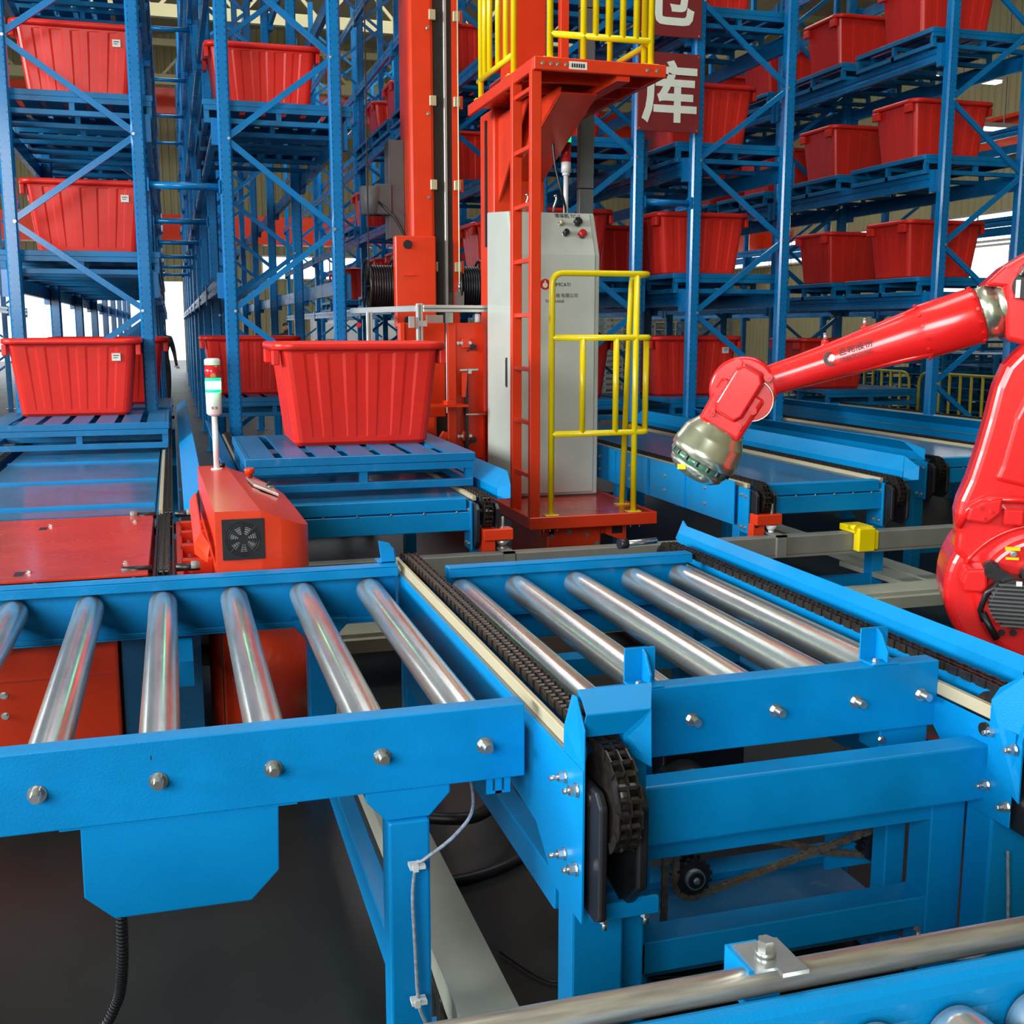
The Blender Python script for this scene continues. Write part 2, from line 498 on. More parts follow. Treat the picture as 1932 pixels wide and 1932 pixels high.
RX = 20.0   # right wall
WR = [(14, 44, 3.55, 4.45), (21.5, 25.5, 2.2, 4.1)]
corrugated('wall_right', WALLM, (RX, -5, 0), (0, 1, 0), 50, 12.0, (-1, 0, 0), openings=[(27, 49.0, 3.7, 4.5), (28.6, 31.6, 2.3, 3.7)])
window_strip('window_1', (RX - 0.1, 26.75, 3.7, RX + 0.05, 44, 4.5), 'y', 12)
window_strip('window_2', (RX - 0.1, 22.0, 3.75, RX + 0.05, 26.25, 4.5), 'y', 3)
window_strip('window_3', (RX - 0.1, 23.6, 2.3, RX + 0.05, 26.6, 3.7), 'y', 2)
BY = 44.0
corrugated('wall_back', WALLM, (-12, BY, 0), (1, 0, 0), 32, 12.5, (0, -1, 0), openings=[(5.0, 12.6, 0, 3.3), (15.4, 25.5, 3.4, 4.3)])
window_strip('window_4', (3.4, BY - 0.1, 3.4, 13.5, BY + 0.05, 4.3), 'x', 8)
corrugated('wall_left', WALLM, (-12, -5, 0), (0, 1, 0), 50, 12.0, (1, 0, 0), openings=[(5, 13, 2.7, 5.7), (27, 43, 0.4, 4.4)])
window_strip('window_6', (-12.05, 0, 2.7, -11.9, 8, 5.7), 'y', 6)
corrugated('wall_front', WALLM, (-12, -5, 0), (1, 0, 0), 32, 12.5, (0, 1, 0), openings=[(5.2, 10.0, 1.5, 5.8)])
window_strip('window_5', (-12.05, 22.0, 0.4, -11.9, 38, 4.4), 'y', 8)
# roof
m = MB()
for k in range(40):
    x0 = -12 + k * 0.8
    m.quadbox([(x0, -5, 12.4 - abs(x0 - 4) * 0.12), (x0 + 0.8, -5, 12.4 - abs(x0 + 0.8 - 4) * 0.12), (x0 + 0.8, BY, 12.4 - abs(x0 + 0.8 - 4) * 0.12), (x0, BY, 12.4 - abs(x0 - 4) * 0.12),
               (x0, -5, 12.46 - abs(x0 - 4) * 0.12), (x0 + 0.8, -5, 12.46 - abs(x0 + 0.8 - 4) * 0.12), (x0 + 0.8, BY, 12.46 - abs(x0 + 0.8 - 4) * 0.12), (x0, BY, 12.46 - abs(x0 - 4) * 0.12)])
struct(m.build('ceiling', ROOFM))
for i, (xa, xb, ya, yb) in enumerate(((-1.5, 7.5, 3.5, 6.5), (-5, 11, 20, 28))):  # glowing roof panes added out of view at the overhead fill, for roller reflections
    m = MB(); m.box(xa, ya, 11.55, xb, yb, 11.62); o = m.build('window_%d' % (7 + i), WINDOWM); struct(o)
    m = MB()
    for k in range(7): x = xa + (xb - xa) * k / 6; m.box(x - 0.04, ya, 11.48, x + 0.04, yb, 12.3)
    m.build('roof_curb', ALU, o)
# roof trusses and red crane girders
for i, y in enumerate((14.0, 22.0, 30.0, 38.0)):
    m = MB()
    m.bar((-12, y, 9.2), (20, y, 9.2), 0.18, 0.3); m.bar((-12, y, 10.3), (20, y, 10.3), 0.15, 0.2)
    for k in range(16):
        x = -12 + 2 * k
        m.bar((x, y, 9.2), (x + 1, y, 10.3), 0.08, 0.08); m.bar((x + 1, y, 10.3), (x + 2, y, 9.2), 0.08, 0.08)
    struct(m.build('trim_truss', WALLM))
for i, (y, z, lab) in enumerate(((35.0, 4.45, 'lower red overhead crane girder crossing the hall near the back wall'), (40.0, 8.9, 'higher red overhead crane girder against the back wall'))):
    t = thing('overhead_crane', lab, 'crane girder', (4, y, z))
    m = MB(); m.box(-11.8, y - 0.3, z - 0.4, 19.8, y + 0.3, z + 0.4); m.build('girder', RED, t)
    for x in (-11.5, 19.5):
        m = MB(); m.box(x - 0.2, y - 1.2, z - 0.3, x + 0.2, y + 1.2, z + 0.5); m.build('end_carriage', RED, t)
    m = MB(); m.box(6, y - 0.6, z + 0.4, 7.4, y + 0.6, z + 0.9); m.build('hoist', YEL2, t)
# red column band on the right wall
t = thing('runway_beam', 'red crane runway beam high along the right wall', 'beam', (19.5, 22, 6.2))
m = MB(); m.box(19.3, 6, 5.9, 19.7, 43, 6.5); m.build('beam_web', RED, t)
m = MB(); m.box(19.1, 6, 6.5, 19.85, 43, 6.58); m.build('beam_flange', RED, t)
# roof light strips hung under the roof on the right
pos = [(17.0, 25.2, 6.35), (18.6, 29.5, 6.7), (15.6, 20.2, 6.6), (17.6, 33.0, 6.5), (14.4, 21.0, 7.6), (18.0, 21.8, 6.0)]
for i, (x, y, z) in enumerate(pos):
    t = thing('strip_light', 'white strip light under the roof at right, ' + ['just below the red runway beam', 'third from the right wall', 'right of the topmost tubs', 'smallest and furthest', 'highest', 'nearest the red robot'][i], 'ceiling light', (x, y, z), 'strip lights under the roof')
    m = MB(); m.box(x - 0.9, y - 0.12, z, x + 0.9, y + 0.12, z + 0.1); m.build('housing', WHITEP, t)
    m = MB(); m.box(x - 0.88, y - 0.1, z - 0.05, x + 0.88, y + 0.1, z); m.build('diffuser', WINDOWM, t)
    m = MB(); m.cyl((x, y, z + 0.1), (x, y, 12.40 - abs(x - 4) * 0.12), 0.02, 6); m.build('hanger', GREYR, t)
# machinery cabinets and pipes seen far beyond the racks
for i, (x, y, w, d, h) in enumerate(((4.6, 33.0, 1.4, 0.8, 1.9), (6.3, 33.0, 1.4, 0.8, 1.9), (8.2, 33.4, 1.2, 0.8, 1.7))):
    t = thing('machine_enclosure', ['tall white machine enclosure beyond the central aisle, nearest to the seated man', 'white machine enclosure beyond the aisle, middle one of its row', 'white machine enclosure beyond the aisle, shortest of its row'][i], 'enclosure', (x, y, 0))
    m = MB(); m.box(x - w / 2, y - d / 2, 0.1, x + w / 2, y + d / 2, h); m.build('body', WHITEP, t, 0.02)
    m = MB(); m.box(x - w / 2 + 0.1, y - d / 2 - 0.02, h - 0.6, x + w / 2 - 0.5, y - d / 2, h - 0.15); m.build('window', LABELW, t)
    m = MB(); m.box(x - w / 2, y - d / 2, 0, x + w / 2, y + d / 2, 0.1); m.build('plinth', BLACK, t)

# ------------------------------------------------------------------ pallets
def pallet(name, cx, y0, ztop, label, group, wx=1.17, dy=1.25):
    h = 0.178; t = thing(name, label, 'pallet', (cx, y0 + dy / 2, ztop - h), group)
    x0, x1, y1, zb = cx - wx / 2, cx + wx / 2, y0 + dy, ztop - h
    n = 7; gap = 0.045; bw = (wx - 0.05 - gap * (n - 1)) / n
    src = None
    for k in range(n):
        xa = x0 + 0.025 + k * (bw + gap)
        if src is None:
            m = MB(); m.box(-bw / 2, -dy / 2 + 0.03, -0.005, bw / 2, dy / 2 - 0.03, 0.005)
            src = m.build('deck_board', PALB, None); src.parent = t; src.location = (xa + bw / 2 - cx, 0, h - 0.005)
        else: inst(src, 'deck_board', t, (xa + bw / 2, y0 + dy / 2, ztop - 0.005))
    m = MB(); a = ztop - 0.045; b = ztop - 0.001
    for (q, w) in ((y0 + 0.015, 0.03), (y1 - 0.015, 0.03)): m.box(x0, q - w / 2, a, x1, q + w / 2, b)
    for q in (x0 + 0.0125, x1 - 0.0125): m.box(q - 0.0125, y0 + 0.03, a, q + 0.0125, y1 - 0.03, b)
    m.build('top_frame', PALB, t, 0.003)
    m = MB()
    for q in (y0 + 0.02, y0 + dy / 2, y1 - 0.02): m.box(x0 + 0.01, q - 0.02, ztop - 0.082, x1 - 0.01, q + 0.02, ztop - 0.046)
    m.build('cross_tube', PALB, t)
    src = None
    for q in (y0 + 0.03, y0 + dy / 2, y1 - 0.03):
        for p in (x0 + 0.03, cx, x1 - 0.03):
            if src is None:
                m = MB(); m.box(-0.02, -0.02, 0, 0.02, 0.02, 0.056)
                src = m.build('leg', PALB, None); src.parent = t; src.location = (p - cx, q - y0 - dy / 2, 0.04)
            else: inst(src, 'leg', t, (p, q, zb + 0.04))
    m = MB()
    for q in (y0 + 0.03, y0 + dy / 2, y1 - 0.03): m.box(x0 + 0.01, q - 0.025, zb, x1 - 0.01, q + 0.025, zb + 0.04)
    for p in (x0 + 0.03, x1 - 0.03): m.box(p - 0.02, y0 + 0.055, zb, p + 0.02, y1 - 0.055, zb + 0.04)
    m.build('bottom_frame', PALB, t, 0.003)
    return t

# ------------------------------------------------------------------ tubs
def ring(wx, wy, r, n_side_x=30, n_side_y=22, rib=0.0, nrib=5):
    """rounded rectangle loop of points, ribs cut on the straight sides"""
    pts = []; nc = 5
    def square(t, k):
        ph = (t * k) % 1.0
        return 1.0 if ph > 0.5 else 0.0
    def side(ax, ay, bx, by, nx, ny, n, k):
        for i in range(n):
            t = (i + 0.5) / n
            d = -rib * square(t + 0.0, k)
            pts.append((ax + (bx - ax) * t + nx * d, ay + (by - ay) * t + ny * d))
    def corner(cx, cy, a0):
        for i in range(nc):
            a = math.radians(a0 + 90 * i / (nc - 1)); pts.append((cx + r * math.cos(a), cy + r * math.sin(a)))
    hx, hy = wx / 2, wy / 2
    side(-hx + r, -hy, hx - r, -hy, 0, -1, n_side_x, nrib)
    corner(hx - r, -hy + r, -90)
    side(hx, -hy + r, hx, hy - r, 1, 0, n_side_y, nrib - 1.0)
    corner(hx - r, hy - r, 0)
    side(hx - r, hy, -hx + r, hy, 0, 1, n_side_x, nrib)
    corner(-hx + r, hy - r, 90)
    side(-hx, hy - r, -hx, -hy + r, -1, 0, n_side_y, nrib - 1.0)
    corner(-hx + r, -hy + r, 180)
    return pts
def make_tub(sticker=False):
    t = thing('storage_tub', None, 'tub')
    T = (0.745, 0.575); P = (0.865, 0.665); H = 0.56
    m = MB(); loops = []
    def loop(f, z, inset=0.0, rib=0.0, r=0.05):
        wx = T[0] + (P[0] - T[0]) * f - inset * 2; wy = T[1] + (P[1] - T[1]) * f - inset * 2
        loops.append([(x, y, z) for x, y in ring(wx, wy, max(0.02, r - inset), rib=rib, nrib=5.5)])
    loop(0, 0.0, 0.02); loop(0, 0.02); loop(0.05, 0.045, 0, 0.0); loop(0.06, 0.05, 0, 0.007)
    loop(0.5, 0.28, 0, 0.007); loop(0.90, 0.50, 0, 0.007); loop(0.91, 0.505); loop(1, 0.535); loop(1, 0.54, 0.006); loop(0.1, 0.03, 0.006)
    n = len(loops[0])
    for l in loops: m.v += l
    for j in range(len(loops) - 1):
        for k in range(n):
            l = (k + 1) % n
            m.f.append((j * n + k, j * n + l, (j + 1) * n + l, (j + 1) * n + k)); m.sm.append(False)
    m.f.append(tuple(range(n))[::-1]); m.sm.append(False)
    e = (len(loops) - 1) * n; m.f.append(tuple(e + k for k in range(n))); m.sm.append(False)
    m.build('tub_body', TUB, t)
    # rolled rim
    m = MB(); prof = [(0.002, 0.518), (0.040, 0.522), (0.047, 0.532), (0.047, 0.552), (0.038, 0.562), (0.004, 0.562), (-0.008, 0.55), (-0.008, 0.53)]
    base = ring(P[0], P[1], 0.055)
    n = len(base); k0 = len(prof)
    for (o, z) in prof:
        for (x, y) in ring(P[0] + 2 * o, P[1] + 2 * o, 0.06 + max(0, o)): m.v.append((x, y, z))
    for j in range(k0):
        j2 = (j + 1) % k0
        for k in range(n):
            l = (k + 1) % n
            m.f.append((j * n + k, j * n + l, j2 * n + l, j2 * n + k)); m.sm.append(True)
    m.build('rim', TUB, t)
    for sx in (-1, 1):
        for sy in (-1, 1):
            m = MB(); x = sx * (P[0] / 2 + 0.022); y = sy * (P[1] / 2 - 0.07)
            m.box(x - 0.018, y - 0.055, 0.44, x + 0.018, y + 0.055, 0.519); m.build('handle', TUB, t, 0.006, 2)
    if sticker:
        m = MB(); m.box(0.27, -P[1] / 2 - 0.0045, 0.40, 0.33, -P[1] / 2 + 0.012, 0.455); s = m.build('sticker', LABELW, t)
        m = MB()
        m.box(0.28, -P[1] / 2 - 0.0052, 0.435, 0.32, -P[1] / 2 - 0.0045, 0.441); m.box(0.28, -P[1] / 2 - 0.0052, 0.42, 0.31, -P[1] / 2 - 0.0045, 0.425)
        m.build('print', PRINT, s)
    return t
tub_plain = make_tub(False); tub_mark = make_tub(True); used = set()
def tub(x, y, z, label, group='red tubs on pallets', sticker=False, rot=0.0):
    src = tub_mark if sticker else tub_plain
    if src.name not in used: used.add(src.name); o = src
    else: o = copy_tree(src)
    o.location = (x, y, z); o.rotation_euler = (0, 0, rot); o['label'] = label; o['group'] = group
    return o

# ------------------------------------------------------------------ pallet racks
YR, BAY = 9.30, 3.05
POSTM = {}
def post_mesh(h):
    if h in POSTM: return POSTM[h]
    m = MB()
    w, d, t, lip = 0.10, 0.085, 0.022, 0.03
    poly = [(-w / 2, -d / 2 + 0.018), (-w / 2 + 0.014, -d / 2), (w / 2 - 0.014, -d / 2), (w / 2, -d / 2 + 0.018), (w / 2, d / 2), (w / 2 - lip, d / 2),
            (w / 2 - lip, d / 2 - t), (w / 2 - t * 0.6, d / 2 - t), (w / 2 - t * 0.6, -d / 2 + t), (-w / 2 + t * 0.6, -d / 2 + t), (-w / 2 + t * 0.6, d / 2 - t), (-w / 2 + lip, d / 2 - t), (-w / 2 + lip, d / 2), (-w / 2, d / 2)]
    m.prism(poly, 'z', 0, h)
    o = m.build('upright_post', RACKP); POSTM[h] = o.data; bpy.data.objects.remove(o); return POSTM[h]
_bm = {}
def shared(key, fn):
    if key not in _bm:
        o = fn(); _bm[key] = (o.data, [(md.width, md.segments) for md in o.modifiers]); bpy.data.objects.remove(o)
    return _bm[key]
def place(key, fn, name, parent, loc):
    me, mods = shared(key, fn)
    o = bpy.data.objects.new(name, me); COL.objects.link(o); o.parent = parent
    off = Vector((0, 0, 0)); p = parent
    while p is not None: off += p.location; p = p.parent
    o.location = Vector(loc) - off
    return o
NA = [1.75 + 1.315 * k for k in range(-1, 6)]; NB = [2.40 + 1.315 * k for k in range(-1, 6)]
def rack(x0, x1, frames, levels, lab, left_first, H=8.2, phase_bolts=True, beams_low=True):
    """x0, x1 outer faces of the two post lines"""
    t = thing('pallet_rack', lab, 'pallet rack', ((x0 + x1) / 2, YR, 0), 'blue pallet rack rows')
    xl, xr = x0 + 0.05, x1 - 0.05
    la, lb = (NA, NB) if left_first else (NB, NA)
    nodes = sorted([(z, xl) for z in la] + [(z, xr) for z in lb])
    nodes = [n for n in nodes if 0.3 < n[0] < H]
    for k in range(frames):
        y = YR + k * BAY
        for x in (xl, xr):
            o = bpy.data.objects.new('upright_post', post_mesh(H)); COL.objects.link(o); o.parent = t; o.location = (x - t.location.x, y - YR, 0)
            place('foot', lambda: MB().box(-0.09, -0.075, 0, 0.09, 0.075, 0.012).build('base_plate', RACKB), 'base_plate', t, (x, y, 0))
        for (za, xa), (zb, xb) in zip(nodes[:-1], nodes[1:]):
            s = 1 if xb > xa else -1; L = abs(xr - xl) - 0.06
            def mk(s=s, L=L, dz=zb - za):
                mm = MB(); mm.bar((-s * L / 2, 0, -dz / 2 * 0.94), (s * L / 2, 0, dz / 2 * 0.94), 0.03, 0.045, up=(0, 0, 1))
                return mm.build('diagonal_brace', RACKB)
            place(('br', s, round(L, 3), round(zb - za, 3)), mk, 'diagonal_brace', t, ((xa + xb) / 2, y - 0.01, (za + zb) / 2))
        if k < 2:
            for (z, x) in nodes: bolt(t, (x + (0.03 if x == xl else -0.03), y - 0.043, z), (0, -1, 0), 0.010)
    for k in range(frames - 1):
        y = YR + k * BAY
        for z in levels:
            for s, x in ((-1, x0 - 0.02), (1, x1 + 0.02)):
                def mkb(s=s):
                    mm = MB(); L = BAY - 0.11
                    h = 0.12
                    poly = [(-0.022, -h), (0.022, -h), (0.022, -h * 0.62), (0.012, -h * 0.55), (0.012, -h * 0.42), (0.022, -h * 0.35), (0.022, 0), (-0.022, 0)]
                    if s < 0: poly = [(-a, b) for a, b in poly][::-1]
                    i = len(mm.v)
                    mm.v += [(a, -L / 2, b) for a, b in poly] + [(a, L / 2, b) for a, b in poly]; n = len(poly)
                    mm.f.append(tuple(range(n))); mm.f.append(tuple(range(n, 2 * n))[::-1]); mm.sm += [False] * 2
                    for q in range(n):
                        r = (q + 1) % n; mm.f.append((q, n + q, n + r, r)); mm.sm.append(False)
                    for yy in (-L / 2, L / 2): mm.box(-0.028, yy - 0.035, -0.17, 0.028, yy + 0.035, 0.03)
                    return mm.build('load_beam', RACKB)
                place(('beam', s), mkb, 'load_beam', t, (x - s * 0.0, y + BAY / 2, z))
    return t
LL = [0.80, 2.02, 3.19, 4.36, 5.53, 6.70]
LR = [0.80, 1.93, 3.06, 4.19, 5.32, 6.45]
# slots as levels; low level runs on the conveyors in the first bay
rack(-1.15, -0.12, 9, LL[1:], 'blue pallet rack row left of the central aisle, at the picture\'s left edge', False)
rack(0.42, 1.38, 9, LL[1:], 'blue pallet rack row directly left of the crane aisle', True)
rack(3.0, 3.98, 8, LR[1:], 'blue pallet rack row directly right of the crane aisle, behind the grey control cabinet', False)
rack(4.43, 5.42, 8, LR[1:], 'blue pallet rack row carrying the dark red sign boards', True)
rack(7.0, 7.98, 7, LR[1:], 'blue pallet rack row behind the red robot, with tubs on three visible levels', False)
rack(-4.1, -3.1, 7, LL[1:], 'blue pallet rack row beyond the picture\'s left edge, seen between nearer posts', True)
rack(10.6, 11.6, 6, LR[1:], 'furthest blue pallet rack row on the right, behind the row with three levels of tubs', True)

ORD = ['first', 'second', 'third', 'fourth', 'fifth', 'sixth', 'seventh', 'eighth', 'ninth', 'tenth', 'eleventh', 'twelfth', 'thirteenth', 'fourteenth']
# spacers tying the back-to-back rows
def tie(x0, x1, y, z, lab):
    t = thing('row_spacer', lab, 'spacer bar', ((x0 + x1) / 2, y, z), 'round spacer bars between rack rows')
    m = MB(); m.cyl((x0, y, z), (x1, y, z), 0.028, 12); m.build('tube', RACKB, t)
    for x in (x0 + 0.006, x1 - 0.006):
        m = MB(); m.box(x - 0.006, y - 0.045, z - 0.05, x + 0.006, y + 0.045, z + 0.05); m.build('end_plate', RACKB, t)
tie(-0.12, 0.42, YR, 2.70, 'round blue spacer bar between the two left rack rows')
tie(3.98, 4.43, YR, 2.70, 'round blue spacer bar between rack rows, under the sign')
for k in range(1, 6):
    for z in (2.7, 5.3):
        w = (' lower' if z < 3 else ' upper') + ' spacer bar, ' + ORD[k] + ' from front, between '
        tie(-0.12, 0.42, YR + k * BAY, z, 'blue' + w + 'left rack rows')
        tie(3.98, 4.43, YR + k * BAY, z, 'blue' + w + 'rack rows by the sign')

LVL = {2.205: 'second', 3.375: 'third', 4.54: 'fourth', 2.105: 'second', 3.24: 'third', 4.38: 'fourth'}
def stock(rx, lv, slot, ztop, plab, tlab, tx=None, ty=0.0, sticker=False, tubs=True):
    y0 = YR + 0.10 + (slot // 2) * BAY + (slot % 2) * 1.48
    pallet('steel_pallet', rx, y0, ztop, plab, 'blue steel pallets in the racks')
    if tubs: tub(rx if tx is None else tx, y0 + 0.625 + ty, ztop, tlab, 'red tubs in the racks', sticker)
P0 = 'blue pallet '; T0 = 'red ribbed tub '
ORD = ['first', 'second', 'third', 'fourth', 'fifth', 'sixth', 'seventh', 'eighth', 'ninth', 'tenth', 'eleventh', 'twelfth', 'thirteenth', 'fourteenth']
XL1, XL2, XR1, XR2, XR3 = -0.635, 0.90, 3.49, 4.92, 7.49
stock(XL1, 1, 0, 2.205, P0 + 'on the second level of the leftmost rack row', T0 + 'with a sticker, second level at far left', -0.60, 0, True)
stock(XL1, 2, 0, 3.375, P0 + 'on the third level of the leftmost rack row', T0 + 'with a sticker near the picture\'s top left corner', -0.60, 0, True)
stock(XL1, 3, 0, 4.54, P0 + 'cut by the picture\'s top edge in the leftmost rack row', '', tubs=False)
stock(XL1, 1, 1, 2.205, P0 + 'second from the front on the second level, leftmost rack row', '', tubs=False)
stock(XL1, 2, 1, 3.375, P0 + 'second from the front on the third level, leftmost rack row', '', tubs=False)
stock(XL2, 2, 0, 3.375, P0 + 'under the tub at the top between the left posts of the aisle row', T0 + 'high up in the row left of the crane aisle', 0.84, 0.27)
stock(XL2, 2, 1, 3.375, P0 + 'behind the high tub left of the crane aisle', '', tubs=False)
stock(XL1, 3, 1, 4.54, P0 + 'second from the front, topmost in the leftmost rack row', '', tubs=False)
for s in (2, 3, 4, 5):
    for z in (2.205, 3.375, 4.54):
        stock(XL1, 0, s, z, P0 + ORD[s] + ' from the front, ' + LVL[z] + ' level, leftmost rack row', '', tubs=False)
stock(XR1, 1, 0, 2.105, P0 + 'right behind the grey cabinet on the second level', T0 + 'directly right of the grey cabinet\'s top', 3.40)
stock(XR1, 1, 1, 2.105, P0 + 'second from the front behind the grey cabinet', T0 + 'second in line to the right of the grey cabinet', 3.42)
stock(XR1, 2, 0, 3.24, P0 + 'on the third level behind the grey duct', T0 + 'showing between the red gusset and the sign', 3.36)
stock(XR1, 3, 0, 4.38, P0 + 'on the fourth level of the row right of the crane aisle', T0 + 'on the fourth level of the row right of the crane aisle')
stock(XR2, 1, 0, 2.105, P0 + 'on the second level under the sign boards', T0 + 'on the second level below the sign, cut by a post', 4.76)
stock(XR2, 2, 0, 3.24, P0 + 'behind the lower sign board', T0 + 'just right of the lower sign board', 4.80)
stock(XR2, 3, 0, 4.38, P0 + 'at the picture\'s top edge right of the signs', T0 + 'at the picture\'s top edge right of the signs', 4.80)
stock(XR2, 2, 1, 3.24, P0 + 'second from the front behind the lower sign', '', tubs=False)
stock(XR2, 1, 1, 2.105, P0 + 'second from the front, second level under the signs', T0 + 'second in line on the level below the sign', 4.72)
for lv, z, nm in ((1, 2.105, 'lowest of three levels'), (2, 3.24, 'middle of three levels'), (3, 4.38, 'top of three levels')):
    stock(XR3, lv, 0, z, P0 + 'at the front of the right rack row, ' + nm, T0 + 'at the front of the right rack row, ' + nm, 7.40)
    stock(XR3, lv, 1, z, P0 + 'second from the front in the right rack row, ' + nm, T0 + 'second from the front in the right rack row, ' + nm, 7.45)
rr = random.Random(3)
for s in (2, 3, 4, 5, 6, 7, 8):
    for z in (2.105, 3.24, 4.38):
        if rr.random() < 0.62: stock(XR1, 0, s, z, P0 + ORD[s] + ' from the front, ' + LVL[z] + ' level, right side of the crane aisle', T0 + ORD[s] + ' from the front, ' + LVL[z] + ' level, right side of the crane aisle')
for s in (2, 3):
    for z in (3.24, 4.38):
        stock(XR3, 0, s, z, P0 + ORD[s] + ' from the front, ' + LVL[z] + ' level, right rack row', T0 + ORD[s] + ' from the front, ' + LVL[z] + ' level, right rack row')

# ------------------------------------------------------------------ foreground roller conveyors
def channel_x(m, x0, x1, yw, d, zb, zt, fl=0.06, lip=0.0, t=0.006):
    """C profile running along X; web at yw, flanges reach in direction d"""
    e = yw + d * fl; w = yw + d * t
    m.box(x0, min(yw, w), zb, x1, max(yw, w), zt)
    m.box(x0, min(w, e), zt - t, x1, max(w, e), zt)
    m.box(x0, min(w, e), zb, x1, max(w, e), zb + t)
    if lip > 0:
        m.box(x0, min(e, e - d * t), zt - lip, x1, max(e, e - d * t), zt - t)
        m.box(x0, min(e, e - d * t), zb + t, x1, max(e, e - d * t), zb + lip * 0.6)
    return m
RRAD, RZ = 0.045, 0.718
def roller(parent, x, y0, y1, z=RZ):
    def mk():
        mm = MB(); L = y1 - y0
        mm.lathe((0, -L / 2, 0), (0, L / 2, 0), [(0, 0.030), (0.004, RRAD - 0.004), (0.012, RRAD - 0.0005), (0.03, RRAD), (L - 0.03, RRAD), (L - 0.012, RRAD - 0.0005), (L - 0.004, RRAD - 0.004), (L, 0.030)], 40)
        return mm.build('roller', STEEL)
    r = place(('roller', round(y1 - y0, 3)), mk, 'roller', parent, (x, (y0 + y1) / 2, z))
    def mk2():
        mm = MB(); mm.cyl((0, -(y1 - y0) / 2 - 0.05, 0), (0, (y1 - y0) / 2 + 0.05, 0), 0.010, 12)
        return mm.build('axle', ZINC)
    place(('axle', round(y1 - y0, 3)), mk2, 'axle', r, (x, (y0 + y1) / 2, z))
    return r

# left roller conveyor
LC = thing('roller_conveyor', 'blue roller conveyor in front at the left, six steel rollers in view', 'conveyor', (-0.3, 3.05, 0))
YF, YB = 2.269, 3.84
m = MB(); channel_x(m, -1.75, 0.712, YF, 1, 0.632, 0.80, 0.055); fb = m.build('side_beam', BLUEW, LC, 0.004, 2)
m = MB(); channel_x(m, -1.75, 0.722, YB, -1, 0.606, 0.803, 0.062, 0.038); m.build('side_beam', BLUEW, LC, 0.003, 2)
for k in range(-3, 6):
    x = -0.066 + 0.2285 * (k - 1) if k != 5 else 0.846
    if x > 0.7: continue
    roller(LC, x, YF + 0.012, YB - 0.03)
    bolt(LC, (x, YF, RZ - 0.004), (0, -1, 0), 0.0165)
# small marking scratch on the beam
m = MB(); m.box(-0.0795, YF - 0.0008, 0.760, -0.0775, YF, 0.769); m.build('pen_mark', PRINT, LC)
for (xa, ya) in ((0.447, YF + 0.035), (0.447, YB - 0.035), (-1.5, YF + 0.035), (-1.5, YB - 0.035)):
    m = MB(); s = -1 if ya < 3 else 1
    m.prism([(xa - 0.092, 0.632), (xa - 0.092, 0.612), (xa - 0.048, 0.562), (xa + 0.048, 0.562), (xa + 0.095, 0.612), (xa + 0.095, 0.632)], 'y', ya - 0.03, ya + 0.03)
    m.build('leg_head', BLUE, LC, 0.003)
    m = MB(); m.box(xa - 0.046, ya - 0.04, 0.0, xa + 0.046, ya + 0.04, 0.562); m.build('leg', BLUE, LC, 0.006, 2)
    m = MB(); m.box(xa - 0.08, ya - 0.07, 0.0, xa + 0.08, ya + 0.07, 0.012); m.build('foot_plate', BLUE, LC)
for xa in (0.43, -1.5):
    m = MB(); m.box(xa - 0.025, YF + 0.075, 0.17, xa + 0.025, YB - 0.075, 0.26); m.build('lower_brace', BLUE, LC, 0.004)
m = MB(); m.box(-0.05, YB - 0.34, 0.52, 0.02, YB - 0.06, 0.60); m.build('cross_member', BLUE, LC)
# drive cover under the front beam
m = MB(); m.prism([(-0.221, 0.640), (-0.222, 0.475), (-0.166, 0.422), (0.109, 0.420), (0.168, 0.481), (0.172, 0.640)], 'y', YF + 0.012, YF + 0.10)
m.build('drive_cover', BLUE, LC, 0.003, 2)
m = MB(); m.box(-0.26, YF + 0.008, 0.626, 0.21, YF + 0.06, 0.632); m.build('cover_flange', BLUE, LC)
for x in (-0.42, 0.30):
    m = MB(); m.box(x - 0.05, YF + 0.25, 0.54, x + 0.05, YF + 0.31, 0.62); m.build('hanger_plate', BLUE, LC)
m = MB()
m.box(0.626, YF + 0.01, 0.594, 0.640, YF + 0.016, 0.636); m.box(0.646, YF + 0.01, 0.594, 0.661, YF + 0.016, 0.636); m.box(0.667, YF + 0.01, 0.594, 0.681, YF + 0.016, 0.636); m.box(0.64, YF + 0.01, 0.594, 0.667, YF + 0.016, 0.600)
m.build('slotted_tab', BLUE, LC)
def hose(name, pts, r, mat, label, cat, rib=False, steps=60):
    P = [Vector(p) for p in pts]; out = []
    N = len(P) - 1
    for i in range(N):
        p0 = P[max(i - 1, 0)]; p1 = P[i]; p2 = P[i + 1]; p3 = P[min(i + 2, N)]
        for k in range(steps // N):
            t = k / (steps // N)
            out.append(0.5 * ((2 * p1) + (-p0 + p2) * t + (2 * p0 - 5 * p1 + 4 * p2 - p3) * t * t + (-p0 + 3 * p1 - 3 * p2 + p3) * t ** 3))
    out.append(P[-1])
    m = MB(); m.tube(out, r, 12)
    if rib:
        Q = resample(out, r * 0.9)
        for a, b in zip(Q[:-1], Q[1:]):
            d = (b - a) * 0.25; m.cyl(a - d, a + d, r * 1.16, 12)
    o = m.build(name, mat)
    if label: tag(o, label, cat)
    return o
hose('corrugated_hose', [(-0.16, 2.40, 0.43), (-0.162, 2.41, 0.33), (-0.168, 2.44, 0.22), (-0.19, 2.5, 0.10), (-0.25, 2.5, 0.03), (-0.45, 2.45, 0.018)], 0.011, BLACK,
     'black corrugated cable hose hanging from the blue drive cover', 'hose', True, 100)
